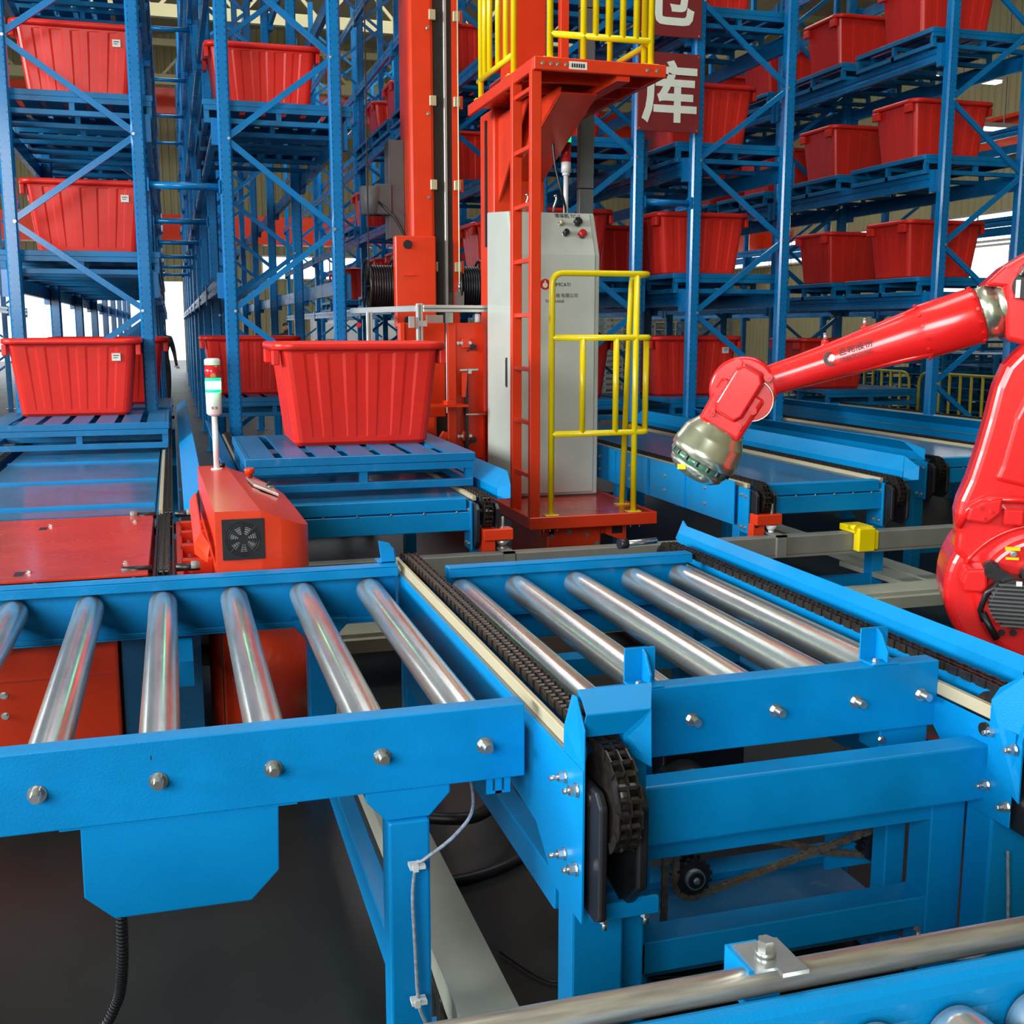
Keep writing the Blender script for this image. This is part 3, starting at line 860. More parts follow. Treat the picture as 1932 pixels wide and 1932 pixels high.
hose('sensor_cable', [(0.66, 2.6, 0.55), (0.60, 2.30, 0.562), (0.545, 2.245, 0.525), (0.472, 2.235, 0.482), (0.458, 2.243, 0.47), (0.448, 2.243, 0.40), (0.452, 2.243, 0.27), (0.456, 2.243, 0.16), (0.462, 2.243, 0.12), (0.50, 2.25, 0.02)], 0.0042, CLEAR,
     'clear sheathed sensor cable tied down the front leg of the left conveyor', 'cable', False, 90)
for z in (0.470, 0.150):
    t = MB(); t.box(0.440, 2.224, z - 0.004, 0.474, 2.252, z + 0.004); t.box(0.446, 2.222, z - 0.008, 0.458, 2.230, z + 0.008)
    tag(t.build('cable_tie', LABELW), 'white cable tie on the front leg, ' + ('upper' if z > 0.3 else 'lower') + ' of two', 'cable tie')
for i, pts in enumerate(([(0.70, 3.5, 0.22), (0.62, 3.3, 0.13), (0.8, 3.2, 0.11), (0.95, 3.3, 0.10), (1.2, 3.6, 0.05)], [(0.60, 3.05, 0.02), (0.72, 3.0, 0.014), (0.9, 3.05, 0.014), (1.1, 3.2, 0.014)],
                         [(0.50, 2.75, 0.10), (0.55, 2.5, 0.02), (0.50, 2.2, 0.01), (0.52, 1.9, 0.01)], [(0.75, 2.6, 0.01), (0.82, 2.45, 0.01), (0.9, 2.42, 0.01), (1.2, 2.35, 0.01)])):
    hose('power_cable', pts, [0.02, 0.016, 0.005, 0.004][i], BLACK, ['thick black cable sagging behind the left conveyor\'s front leg', 'black cable lying on the floor behind the grey floor channel',
         'thin dark cable on the floor left of the grey floor channel', 'thin cable lying between grey floor channel and chain conveyor'][i], 'cable')

def stop_bracket(parent, x, y, z, w=0.078, h=0.083, flip=1):
    m = MB(); m.box(x - w / 2, y, z, x + w / 2, y + 0.005, z + h)
    m.box(x - w / 2, y - 0.055 * flip if flip > 0 else y, z, x + w / 2, y if flip > 0 else y + 0.055, z + 0.005)
    a = [(y, z + 0.005), (y, z + h - 0.002), (y - 0.022 * flip, z + h - 0.014), (y - 0.05 * flip, z + 0.03), (y - 0.05 * flip, z + 0.005)]
    m.prism(a, 'x', x + 0.004, x + 0.010)
    o = m.build('stop_bracket', BLUE, parent, 0.001)
    bolt(o, (x - 0.015, y - 0.03 * flip, z + 0.005), (0, 0, 1), 0.0085)
    return o
m = MB()
m.plate([(0.672, 3.83, 0.803), (0.722, 3.83, 0.803), (0.716, 3.83, 0.850), (0.700, 3.83, 0.874), (0.662, 3.83, 0.884)], 0.005, (0, 1, 0))
m.plate([(0.722, 3.835, 0.803), (0.722, 3.90, 0.803), (0.716, 3.90, 0.850), (0.716, 3.835, 0.850)], 0.004, (1, 0, 0))
m.box(0.66, 3.83, 0.803, 0.725, 3.90, 0.808)
m.build('stop_bracket', BLUE, LC, 0.001)

# right roller conveyor with its chain transfer
RC = thing('roller_conveyor', 'blue roller conveyor in front at the right, five steel rollers between two chains', 'conveyor', (1.35, 3.0, 0))
m = MB(); channel_x(m, 0.90, 1.802, 2.283, 1, 0.632, 0.80, 0.055); m.build('side_beam', BLUEW, RC, 0.004, 2)
m = MB(); channel_x(m, 0.879, 1.80, 3.735, -1, 0.62, 0.803, 0.055, 0.036); m.build('side_beam', BLUEW, RC, 0.003, 2)
for i, x in enumerate((0.905, 1.125, 1.345, 1.566, 1.752)):
    roller(RC, x + (0.022 if i == 0 else 0), 2.298, 3.70)
    if i: bolt(RC, (x, 2.283, RZ - 0.002), (0, -1, 0), 0.0145)
stop_bracket(RC, 1.015, 2.338, 0.80); stop_bracket(RC, 1.648, 2.338, 0.80)
for x in (1.02, 1.74):
    for y in (2.36, 3.62):
        m = MB(); m.box(x - 0.03, y - 0.03, 0.0, x + 0.03, y + 0.03, 0.632); m.build('leg', BLUE, RC, 0.004)
        m = MB(); m.box(x - 0.055, y - 0.05, 0, x + 0.055, y + 0.05, 0.012); m.build('foot_plate', BLUE, RC)
m = MB(); m.box(1.66, 2.31, 0.56, 1.80, 2.40, 0.632); m.build('leg_head', BLUE, RC, 0.003); bolt(RC, (1.66, 2.305, 0.60), (0, -1, 0), 0.009)
for y in (2.75, 3.3):
    m = MB(); m.box(0.95, y, 0.50, 1.80, y + 0.08, 0.56); m.build('cross_member', BLUE, RC)

# chain transfer frame around it
CT = thing('chain_transfer', 'blue chain transfer frame with two black duplex chains around the right rollers', 'conveyor', (1.35, 3.0, 0))
def chain_run(parent, xa, y0, y1, z, front_r, detail=0.0254, back=True, mat=BLKSTEEL, gauge=0.019):
    """duplex chain from the front sprocket, over the top, to the back; xa = centre"""
    cz = z - 0.012 - front_r
    path = arc(y0 + front_r, cz, front_r, 250, 90, 14, xa)
    path += [(xa, y1 - front_r, z - 0.012)]
    path += arc(y1 - front_r, cz, front_r, 90, -70, 10, xa)[1:]
    o = chain_mb(path, (1, 0, 0), pitch=detail, gauge=gauge).build('chain', mat, parent, kind='stuff')
    for yy in (y0 + front_r, y1 - front_r):
        s = MB()
        s.cyl((xa - gauge, yy, cz), (xa + gauge, yy, cz), front_r - 0.008, 18); s.cyl((xa - 0.05, yy, cz), (xa + 0.05, yy, cz), 0.016, 10)
        s.build('sprocket', mat, parent)
    return o
def guard(xa, xb, y0, y1, z0, z1):
    m = MB()
    m.prism([(y0, z0 + 0.02), (y0, z1 - 0.03), (y0 + 0.02, z1), (y1, z1), (y1, z0), (y0 + 0.03, z0)], 'x', xa, xb)
    return m
# left chain of the transfer
chain_run(CT, 0.795, 1.865, 4.04, 0.812, 0.10, gauge=0.0225)
m = MB(); m.prism([(3.98, 0.762), (3.98, 0.56), (2.46, 0.545), (2.25, 0.53), (2.12, 0.44), (1.955, 0.44), (1.955, 0.762)], 'x', 0.732, 0.738); m.build('side_plate', BLUE, CT, 0.001)
m = MB(); m.prism([(3.98, 0.762), (3.98, 0.60), (2.30, 0.545), (2.12, 0.60), (2.12, 0.762)], 'x', 0.846, 0.852); m.build('side_plate', BLUE, CT, 0.001)
m = MB(); m.box(0.744, 2.0, 0.764, 0.758, 3.96, 0.795); m.build('wear_strip', CREAM, CT, 0.002)
m = MB(); m.box(0.738, 2.02, 0.752, 0.764, 3.96, 0.764); m.build('strip_carrier', GREYR, CT)
# flared entry guide, hood and gusset at the front of the left chain
m = MB(); m.plate([(0.738, 1.955, 0.762), (0.738, 2.075, 0.762), (0.738, 2.075, 0.815), (0.750, 2.06, 0.885), (0.748, 2.03, 0.890), (0.738, 1.955, 0.845)], 0.004, (-1, 0, 0)); m.build('entry_guide', BLUE, CT, 0.001)
m = MB()
m.plate([(0.746, 2.02, 0.905), (0.905, 2.02, 0.905), (0.880, 1.965, 0.872), (0.742, 1.965, 0.872)], 0.003, (0, 0.5, 0.8))
m.plate([(0.742, 1.965, 0.872), (0.880, 1.965, 0.872), (0.833, 1.99, 0.818), (0.742, 1.99, 0.818)], 0.003, (0, 1, 0.4))
m.plate([(0.880, 1.965, 0.873), (0.883, 1.965, 0.750), (0.836, 2.00, 0.775), (0.833, 1.99, 0.818)], 0.003, (0.5, 1, 0))
m.plate([(0.836, 2.00, 0.818), (0.836, 2.00, 0.745), (0.836, 2.27, 0.745), (0.836, 2.27, 0.818)], 0.004, (1, 0, 0))
m.plate([(0.746, 2.02, 0.905), (0.905, 2.02, 0.905), (0.935, 2.28, 0.80), (0.86, 2.28, 0.80)], 0.003, (0, 0.2, 1))
m.build('hood', BLUE, CT, 0.001)
m = MB(); m.prism([(1.90, 0.47), (1.90, 0.705), (1.925, 0.73), (2.15, 0.73), (2.15, 0.455), (1.93, 0.455)], 'x', 0.748, 0.766); m.build('chain_guard', BLACK, CT, 0.006, 2)
m = MB(); m.prism([(1.895, 0.53), (1.895, 0.70), (1.92, 0.73), (2.12, 0.73), (2.12, 0.49), (1.97, 0.455)], 'x', 0.826, 0.850); m.build('chain_guard', BLACK, CT, 0.006, 2)
m = MB(); m.box(0.766, 2.09, 0.46, 0.826, 2.10, 0.70); m.build('guard_back', BLACK, CT)
m = MB(); m.box(0.75, 1.955, 0.44, 0.90, 1.965, 0.475); m.build('guard_tab', BLUE, CT)
for (y, z) in ((2.055, 0.713), (2.055, 0.545)): stud(CT, (0.732, y, z), (-1, 0, 0))
for (y, z) in ((1.985, 0.713), (1.985, 0.545)): stud(CT, (0.732, y, z), (-1, 0, 0), 0.011, 0.03)
for x in (0.79, 0.88): stud(CT, (x, 1.975, 0.438), (0, 0, -1), 0.009, 0.03)
# legs of the transfer
def leg(parent, x0, x1, y0, y1, ztop, mat=BLUE):
    m = MB(); m.box(x0, y0, 0.0, x1, y1, ztop); m.build('leg', mat, parent, 0.006, 2)
    m = MB(); m.box(x0 - 0.03, y0 - 0.03, 0.0, x1 + 0.03, y1 + 0.03, 0.012); m.build('foot_plate', mat, parent)
leg(CT, 0.740, 0.855, 2.03, 2.12, 0.455); leg(CT, 0.855, 0.925, 2.08, 2.16, 0.74)
leg(CT, 0.745, 0.860, 3.80, 3.88, 0.60)
leg(CT, 1.80, 1.93, 2.06, 2.15, 0.50); leg(CT, 1.86, 1.97, 3.80, 3.88, 0.60)
m = MB(); m.box(0.900, 2.085, 0.515, 1.862, 2.155, 0.652); m.build('front_beam', BLUEW, CT, 0.006, 2)
m = MB(); m.box(0.86, 3.78, 0.50, 1.862, 3.86, 0.60); m.build('back_beam', BLUE, CT, 0.004)
m = MB(); m.box(0.745, 2.16, 0.36, 0.80, 3.80, 0.44); m.build('side_rail', BLUE, CT, 0.004)
m = MB(); m.box(1.90, 2.16, 0.36, 1.96, 3.80, 0.44); m.build('side_rail', BLUE, CT, 0.004)
m = MB(); m.box(0.74, 3.96, 0.60, 0.80, 4.0, 0.78); m.build('end_plate', BLUE, CT)
# right chain of the transfer
chain_run(CT, 1.836, 2.00, 4.04, 0.795, 0.095)
m = MB(); m.prism([(3.98, 0.708), (3.98, 0.66), (2.30, 0.645), (2.12, 0.48), (2.00, 0.48), (2.00, 0.708)], 'x', 1.796, 1.800); m.build('side_plate', BLUE, CT, 0.001)
m = MB(); m.box(1.801, 2.05, 0.712, 1.818, 3.96, 0.744); m.build('wear_strip', CREAM, CT, 0.002)
m = MB(); m.box(1.860, 2.10, 0.66, 1.866, 3.98, 0.755); m.build('side_plate', BLUE, CT, 0.001)
m = MB(); m.box(1.815, 2.25, 0.56, 1.853, 3.9, 0.575); m.build('return_track', BLKSTEEL, CT)
m = MB(); m.plate([(1.800, 1.975, 0.55), (1.796, 2.08, 0.60), (1.796, 2.08, 0.765), (1.800, 2.06, 0.800), (1.830, 1.99, 0.862), (1.838, 1.975, 0.872), (1.80, 1.975, 0.70)], 0.005, (-1, 0, 0)); m.build('entry_guide', BLUE, CT, 0.001)
m = MB(); m.plate([(1.835, 2.02, 0.880), (1.97, 2.02, 0.880), (1.97, 1.98, 0.80), (1.87, 1.98, 0.79)], 0.004, (0, 0.8, 0.6)); m.build('hood', BLUE, CT, 0.001)
guard(1.812, 1.84, 1.93, 2.2, 0.47, 0.735).build('chain_guard', BLACK, CT, 0.006, 2); guard(1.86, 1.89, 1.93, 2.2, 0.47, 0.735).build('chain_guard', BLACK, CT, 0.006, 2)
for (y, z) in ((2.07, 0.690), (2.00, 0.672), (2.08, 0.555), (2.01, 0.53)): stud(CT, (1.796, y, z), (-1, 0, 0), 0.010, 0.03)
# raised guide rail along the right chain
m = MB()
m.plate([(1.930, 2.14, 0.748), (1.930, 4.08, 0.748), (1.930, 4.08, 0.800), (1.930, 2.14, 0.800)], 0.005, (1, 0, 0))
m.plate([(1.930, 2.14, 0.800), (1.930, 4.08, 0.800), (1.962, 4.08, 0.828), (1.962, 2.14, 0.828)], 0.005, (0.6, 0, -0.7))
m.plate([(1.930, 4.08, 0.755), (1.955, 4.16, 0.765), (1.985, 4.16, 0.835), (1.962, 4.08, 0.828), (1.93, 4.08, 0.80)], 0.005, (1, 0, 0))
m.build('guide_rail', BLUE, CT)
for y in (3.75, 3.2, 2.65):
    m = MB(); m.box(1.955, y - 0.05, 0.660, 2.06, y + 0.05, 0.668); m.box(1.955, y - 0.05, 0.62, 1.960, y + 0.05, 0.66); m.build('rail_bracket', BLUE, CT)
    bolt(CT, (2.035, y - 0.02, 0.668), (0, 0, 1), 0.009)
m = MB(); m.cyl((1.655, 3.98, 0.79), (1.80, 4.01, 0.79), 0.012, 10); m.build('idler_shaft', ZINC, CT)
m = MB(); m.cyl((1.63, 3.978, 0.79), (1.665, 3.985, 0.79), 0.02, 16); m.build('collar', BLACK, CT)
# drive sprockets and drive chains below
SUB = thing('drive_unit', 'chain drive with two sprockets inside the lower blue frame', 'drive unit', (1.4, 2.4, 0))
def rect_frame(parent, x0, x1, y0, y1, z0, z1, w, name, mat=BLUE):
    m = MB(); m.box(x0, y0, z1 - w, x1, y1, z1); m.build(name, mat, parent, 0.003)
    m = MB(); m.box(x0, y0, z0, x1, y1, z0 + w); m.build(name, mat, parent, 0.003)
rect_frame(SUB, 0.945, 1.80, 2.17, 2.25, 0.160, 0.515, 0.078, 'frame_rail')
m = MB(); m.box(1.715, 2.165, 0.0, 1.812, 2.25, 0.515); m.build('frame_post', BLUE, SUB, 0.003)
m = MB(); m.box(0.92, 2.17, 0.0, 0.97, 2.25, 0.515); m.build('frame_post', BLUE, SUB, 0.003)
m = MB(); m.box(0.945, 2.62, 0.02, 1.80, 2.70, 0.13); m.build('frame_rail', BLUE, SUB, 0.003)
m = MB(); m.box(0.945, 2.25, 0.10, 1.75, 2.62, 0.108); m.build('base_pan', DECKB, SUB)
m = MB(); m.box(1.62, 2.46, 0.18, 1.80, 2.47, 0.40); m.build('bearing_plate', BLUE, SUB)
SY = 2.40
def toothed(parent, x, z, r, teeth, y, th=0.012, name='sprocket'):
    m = MB(); P = []
    for k in range(teeth * 4):
        a = 2 * PI * k / (teeth * 4); rr_ = r * (1.0 if (k % 4) in (1, 2) else 0.86)
        P.append((x + rr_ * math.cos(a), z + rr_ * math.sin(a)))
    m.prism(P, 'y', y - th / 2, y + th / 2); o = m.build(name, BLACK, parent); return o
toothed(SUB, 1.198, 0.252, 0.052, 15, SY); toothed(SUB, 1.198, 0.252, 0.052, 15, SY + 0.03)
m = MB(); m.cyl((1.198, SY - 0.02, 0.252), (1.198, SY + 0.06, 0.252), 0.026, 24); m.build('bearing', ZINC, SUB)
m = MB(); m.cyl((1.198, SY - 0.022, 0.252), (1.198, SY + 0.0, 0.252), 0.021, 24); m.build('bearing_cap', BLACK, SUB); bolt(SUB, (1.198, SY - 0.022, 0.252), (0, -1, 0), 0.008)
toothed(SUB, 1.735, 0.262, 0.046, 15, SY); toothed(SUB, 1.735, 0.262, 0.046, 15, SY + 0.03); bolt(SUB, (1.735, SY - 0.02, 0.262), (0, -1, 0), 0.009)
m = MB(); m.cyl((1.735, SY - 0.02, 0.262), (1.735, SY + 0.07, 0.262), 0.018, 16); m.build('shaft', BLACK, SUB)
def xz(pts, y): return [(x, y, z) for x, z in pts]
def carc(cx, cz, r, a0, a1, n=8): return [(cx + r * math.cos(math.radians(a0 + (a1 - a0) * i / n)), cz + r * math.sin(math.radians(a0 + (a1 - a0) * i / n))) for i in range(n + 1)]
p1 = [(1.150, 0.49), (1.150, 0.26)] + carc(1.198, 0.252, 0.054, 185, 290) + carc(1.735, 0.262, 0.050, 112, 0) + [(1.785, 0.06)]
chain_mb(xz(p1, SY), (0, 1, 0), 0.0159, 0.015, 0.010, 1, 0.005, 0.002).build('drive_chain', CHAINC, SUB, kind='stuff')
p2 = [(1.120, 0.08), (1.120, 0.40)]
chain_mb(xz(p2, SY), (0, 1, 0), 0.0159, 0.015, 0.010, 1, 0.005, 0.002).build('drive_chain', CHAINC, SUB, kind='stuff')
p3 = [(1.19, 0.345)] + carc(1.205, 0.262, 0.083, 95, 80, 2) + [(1.45, 0.300), (1.60, 0.248), (1.735, 0.222)]
chain_mb(xz(p3, SY + 0.03), (0, 1, 0), 0.0159, 0.015, 0.010, 1, 0.005, 0.002).build('drive_chain', CHAINC, SUB, kind='stuff')
p4 = [(1.30, 0.44), (1.42, 0.50), (1.50, 0.56), (1.58, 0.60)]
chain_mb(xz(p4, 2.75), (0, 1, 0), 0.0159, 0.015, 0.010, 1, 0.005, 0.002).build('drive_chain', CHAINC, SUB, kind='stuff')
m = MB(); m.cyl((1.60, 2.35, 0.42), (1.60, 2.35, 0.565), 0.014, 14); m.cyl((1.60, 2.35, 0.42), (1.60, 2.35, 0.52), 0.024, 14); m.build('lift_pin', BLACK, SUB)
m = MB(); m.box(1.25, 2.7, 0.25, 1.5, 2.95, 0.46); m.cyl((1.3, 2.62, 0.36), (1.3, 2.72, 0.36), 0.08, 20); m.build('gear_motor', BLACK, SUB, 0.01, 2)
m = MB(); m.cyl((1.715, 2.19, 0.02), (1.715, 2.19, 0.14), 0.008, 10); m.cyl((1.715, 2.19, 0.14), (1.715, 2.19, 0.16), 0.013, 6); m.build('levelling_screw', ZINC, SUB)
for (x, z) in ((1.25, 0.315), (1.56, 0.33)): bolt(SUB, (x, SY + 0.02, z), (0, -1, 0), 0.012)
# cables on the right leg
hose('sensor_cable', [(1.835, 2.04, 0.40), (1.845, 2.045, 0.34), (1.852, 2.045, 0.26), (1.85, 2.045, 0.19), (1.80, 2.06, 0.13), (1.72, 2.1, 0.11)], 0.004, CLEAR, 'clear sheathed cable hanging beside the right front leg', 'cable')
for i, z in enumerate((0.405, 0.30)):
    m = MB(); m.plate([(1.835, 2.25, z), (1.865, 2.25, z - 0.006), (1.850, 2.25, z + 0.02), (1.838, 2.25, z + 0.028)], 0.003, (0, 1, 0))
    tag(m.build('red_tape', LAMPR), 'scrap of red tape in the gap by the right front leg, ' + ('upper' if i == 0 else 'lower'), 'tape')
t = MB(); t.box(1.842, 2.035, 0.186, 1.862, 2.055, 0.194); t.box(1.846, 2.030, 0.182, 1.854, 2.04, 0.198); tag(t.build('cable_tie', LABELW), 'white cable tie holding the cable by the right front leg', 'cable tie')

# nearest conveyor, cut by the lower right corner
NC = thing('roller_conveyor', 'nearest blue conveyor in the lower right corner, edged by a steel pipe', 'conveyor', (0.0, 0.4, 0))  # its unseen left run is added to block low light under the left conveyor
m = MB()
prof = [(1.140, 0.62), (1.140, 0.785), (1.134, 0.797), (1.122, 0.802), (1.108, 0.801), (1.098, 0.794), (1.092, 0.782), (1.090, 0.76), (1.084, 0.74), (1.084, 0.64), (1.096, 0.62)]
m.prism(prof, 'x', -2.6, 1.9); o = m.build('side_beam', BLUE, NC, 0.002, 2)
for k in range(17):
    x = 0.905 + 0.121 * (k - 12)
    def mk():
        mm = MB(); mm.lathe((0, -0.75, 0), (0, 0.75, 0), [(0, 0.03), (0.006, RRAD - 0.003), (0.03, RRAD), (1.47, RRAD), (1.494, RRAD - 0.003), (1.5, 0.03)], 40); return mm.build('roller', STEEL)
    place('nroller', mk, 'roller', NC, (x, 0.332, 0.737))
m = MB(); channel_x(m, -2.6, 1.9, -0.5, 1, 0.63, 0.80, 0.055); m.build('side_beam', BLUE, NC, 0.004, 2)
m = MB(); m.cyl((-2.6, 1.160, 0.805), (1.9, 1.160, 0.805), 0.019, 28); m.build('edge_pipe', PIPEM, NC)
m = MB(); m.box(0.655, 1.15, 0.77, 0.70, 1.215, 0.826); m.build('pipe_saddle', BLUE, NC)
m = MB(); m.box(0.660, 1.142, 0.8262, 0.725, 1.205, 0.8302); m.box(0.690, 1.128, 0.824, 0.727, 1.150, 0.8295); m.build('clamp_plate', ZINC, NC)
m = MB(); m.cyl((0.690, 1.172, 0.830), (0.690, 1.172, 0.838), 0.0135, 20); m.cyl((0.690, 1.172, 0.838), (0.690, 1.172, 0.852), 0.011, 6); m.build('clamp_bolt', ZINC, NC)
for x in (-2.4, -0.4, 1.8):
    for y in (-0.45, 1.08):
        m = MB(); m.box(x - 0.035, y - 0.035, 0, x + 0.035, y + 0.035, 0.63); m.build('leg', BLUE, NC, 0.004)

# floor channels
t = thing('floor_channel', 'grey painted cable channel on the floor, running away between the two front conveyors', 'channel', (0.62, 3.0, 0))
m = MB(); m.box(0.552, 0.9, 0.0, 0.682, 4.4, 0.095); m.build('duct', BEIGE, t, 0.004)
m = MB(); m.box(0.548, 0.9, 0.095, 0.686, 4.4, 0.100); m.build('lid', BEIGE, t)
t = thing('shuttle_track', 'wide grey track frame under the grey rail, in front of the right chain conveyors', 'track', (3.0, 5.0, 0))
m = MB(); m.box(-0.4, 4.94, 0.19, 6.2, 5.12, 0.25); m.build('track_beam', BEIGE, t, 0.006)
m = MB(); m.box(-0.4, 4.9, 0.165, 6.2, 4.94, 0.225); m.build('track_flange', BEIGE, t)
for x in (-0.2, 1.2, 2.6, 4.3, 5.6):
    m = MB(); m.box(x - 0.05, 4.96, 0, x + 0.05, 5.1, 0.19); m.build('track_foot', GREYR, t)
m = MB(); m.box(3.93, 5.12, 0.19, 4.07, 7.4, 0.25); m.build('cross_tie', BEIGE, t, 0.004)
m = MB(); m.box(2.2, 5.12, 0.05, 2.3, 6.4, 0.12); m.build('cross_tie', BEIGE, t, 0.004)
m = MB(); m.plate([(3.80, 5.14, 0.21), (4.0, 5.14, 0.21), (3.86, 5.75, 0.21), (3.78, 5.75, 0.21)], 0.03, (0, 0, 1)); m.build('brace', BEIGE, t)
t = thing('shuttle_rail', 'grey raised rail crossing the picture behind the front conveyors', 'rail', (3.0, 5.15, 0))
m = MB(); m.box(-0.4, 5.14, 0.435, 6.2, 5.22, 0.535); m.build('rail_beam', GREYR, t, 0.004)
m = MB(); m.box(-0.4, 5.13, 0.425, 6.2, 5.23, 0.435); m.build('rail_lip', GREYR, t)
for x in (-0.2, 1.05, 4.7, 6.0):
    m = MB(); m.box(x - 0.03, 5.15, 0.0, x + 0.03, 5.21, 0.43); m.build('rail_post', GREYR, t)
for i, (x, nm) in enumerate(((1.44, 'left of the crane platform'), (2.93, 'below the robot gripper'))):
    b = thing('rail_bracket', 'small red bracket with a levelling bolt on the grey rail, ' + nm, 'bracket', (x, 5.3, 0.4))
    m = MB(); m.box(x - 0.02, 5.20, 0.59, x + 0.13, 5.28, 0.645); m.build('arm_plate', RED, b, 0.003)
    m = MB(); m.box(x - 0.02, 5.24, 0.30, x + 0.05, 5.30, 0.59); m.build('upright_plate', RED, b, 0.003)
    m = MB(); m.cyl((x + 0.085, 5.235, 0.50), (x + 0.085, 5.235, 0.70), 0.008, 10); m.build('threaded_rod', ZINC, b)
    m = MB(); m.cyl((x + 0.085, 5.235, 0.556), (x + 0.085, 5.235, 0.585), 0.018, 16, 0.034); m.cyl((x + 0.085, 5.235, 0.53), (x + 0.085, 5.235, 0.556), 0.016, 12, 0.014); m.build('levelling_cup', WHITEP if i else ZINC, b)
    m = MB(); m.box(x + 0.06, 5.12, 0.43, x + 0.115, 5.14, 0.545); m.box(x + 0.06, 5.12, 0.536, x + 0.115, 5.26, 0.545); m.build('rail_clip', GREYR, b)
b = thing('rail_clamp', 'yellow clamp block gripping the grey rail', 'clamp', (3.52, 5.12, 0.43))
m = MB(); m.box(3.455, 5.08, 0.44, 3.555, 5.135, 0.565); m.build('clamp_block', YEL, b, 0.006, 2)
m = MB(); m.box(3.57 - 0.015, 5.10, 0.445, 3.59, 5.20, 0.545); m.build('side_lug', YEL, b, 0.004)
m = MB(); m.box(3.44, 5.11, 0.536, 3.56, 5.25, 0.572); m.build('top_plate', YEL, b, 0.004)
m = MB(); m.cyl((3.45, 5.10, 0.565), (3.45, 5.16, 0.565), 0.016, 14); m.build('pivot', YEL, b)

# ------------------------------------------------------------------ chain conveyors that feed the racks
def chain_conveyor(name, label, x0, x1, yf, yb, lodge=0.0254, deck=DECKB, beam=True, guides=(True, True), tread=False):
    t = thing(name, label, 'conveyor', ((x0 + x1) / 2, (yf + yb) / 2, 0))
    Z = 0.80
    for k, xc in enumerate((x0 + 0.05, x1 - 0.05)):
        chain_run(t, xc, yf - 0.05, yb, Z + 0.008, 0.075, lodge)
        for xs in (xc - 0.052, xc + 0.046):
            m = MB(); m.box(xs, yf + 0.10, 0.62, xs + 0.006, yb - 0.05, 0.762); m.build('side_plate', BLUE, t)
        m = MB(); m.box(xc - 0.042, yf + 0.10, 0.766, xc - 0.024, yb - 0.05, 0.790); m.build('wear_strip', CREAM, t)
        for xs in (xc - 0.060, xc + 0.040):
            m = MB(); m.prism([(yf - 0.04, 0.58), (yf - 0.04, 0.74), (yf - 0.01, 0.765), (yf + 0.12, 0.765), (yf + 0.12, 0.54), (yf, 0.54)], 'x', xs, xs + 0.02)
            m.build('chain_guard', BLACK, t, 0.003)
        # end plate with its nuts
        xe = xc - 0.075
        m = MB(); m.box(xe, yf + 0.02, 0.53, xe + 0.012, yf + 0.14, 0.772); m.build('end_plate', BLUE, t, 0.002)
        for (dy, z) in ((0.05, 0.73), (0.10, 0.735), (0.05, 0.56), (0.10, 0.56)): bolt(t, (xe, yf + dy, z), (-1, 0, 0), 0.011)
    for x in (x0, x1 - 0.075):
        for y in (yf + 0.2, (yf + yb) / 2, yb - 0.3):
            m = MB(); m.box(x, y - 0.04, 0, x + 0.075, y + 0.04, 0.62); m.build('leg', BLUE, t, 0.003)
            m = MB(); m.box(x - 0.03, y - 0.06, 0, x + 0.105, y + 0.06, 0.014); m.build('foot_plate', BLUE, t)
    for y in (yf + 0.2, yb - 0.3):
        m = MB(); m.box(x0 + 0.075, y - 0.025, 0.14, x1 - 0.075, y + 0.025, 0.22); m.build('lower_brace', BLUE, t)
    if beam:
        m = MB(); m.box(x0 + 0.11, yf + 0.03, 0.628, x1 - 0.12, yf + 0.10, 0.722); m.build('front_beam', BLUE, t, 0.003)
        m = MB(); m.box(x0 + 0.11, yf + 0.035, 0.728, x1 - 0.14, yf + 0.10, 0.790); m.build('front_cover', BLUE, t, 0.003)
        for k in range(6):
            x = x0 + 0.15 + k * (x1 - x0 - 0.34) / 5; bolt(t, (x, yf + 0.03, 0.722), (0, -1, 0), 0.006)
    m = MB(); m.box(x0 + 0.11, yf + 0.10, 0.762, x1 - 0.11, yb - 0.1, 0.774); dk = m.build('deck_plate', TREAD if tread else deck, t)
    if tread:
        yy = yf + 0.35
        while yy < yb - 0.4:
            mm = MB(); mm.box(x0 + 0.11, yy, 0.774, x1 - 0.115, yy + 0.035, 0.785); mm.build('tread_edge', BLUE, t); yy += 0.95
    for k, on in enumerate(guides):
        if not on: continue
        if k == 1:
            xg = x1 + 0.02; s = 1
        else:
            xg = x0 - 0.02; s = -1
        y0g = yf + 0.05
        m = MB()
        m.plate([(xg, y0g, 0.775), (xg, yb, 0.775), (xg, yb, 0.83), (xg, y0g, 0.83)], 0.005, (s, 0, 0))
        m.plate([(xg, y0g, 0.83), (xg, yb, 0.83), (xg + s * 0.09, yb, 0.90), (xg + s * 0.09, y0g + 0.12, 0.90)], 0.005, (s * 0.6, 0, -0.7))
        m.plate([(xg, y0g, 0.775), (xg, y0g, 0.83), (xg + s * 0.09, y0g + 0.12, 0.90), (xg + s * 0.05, y0g - 0.07, 0.86), (xg + s * 0.05, y0g - 0.07, 0.79)], 0.005, (0, 1, 0))
        m.build('guide_rail', BLUE, t)
    return t
chain_conveyor('chain_conveyor', 'blue chain conveyor under the front red tub, right of the red shuttle cart', 0.34, 1.50, 5.27, 9.2)
chain_conveyor('chain_conveyor', 'blue chain conveyor behind the robot gripper, right of the crane platform', 2.93, 3.86, 5.27, 9.2, guides=(False, True))
chain_conveyor('chain_conveyor', 'blue chain conveyor behind the guide rail right of the gripper, next to the robot arm', 4.62, 5.55, 6.05, 10.6, guides=(True, False))
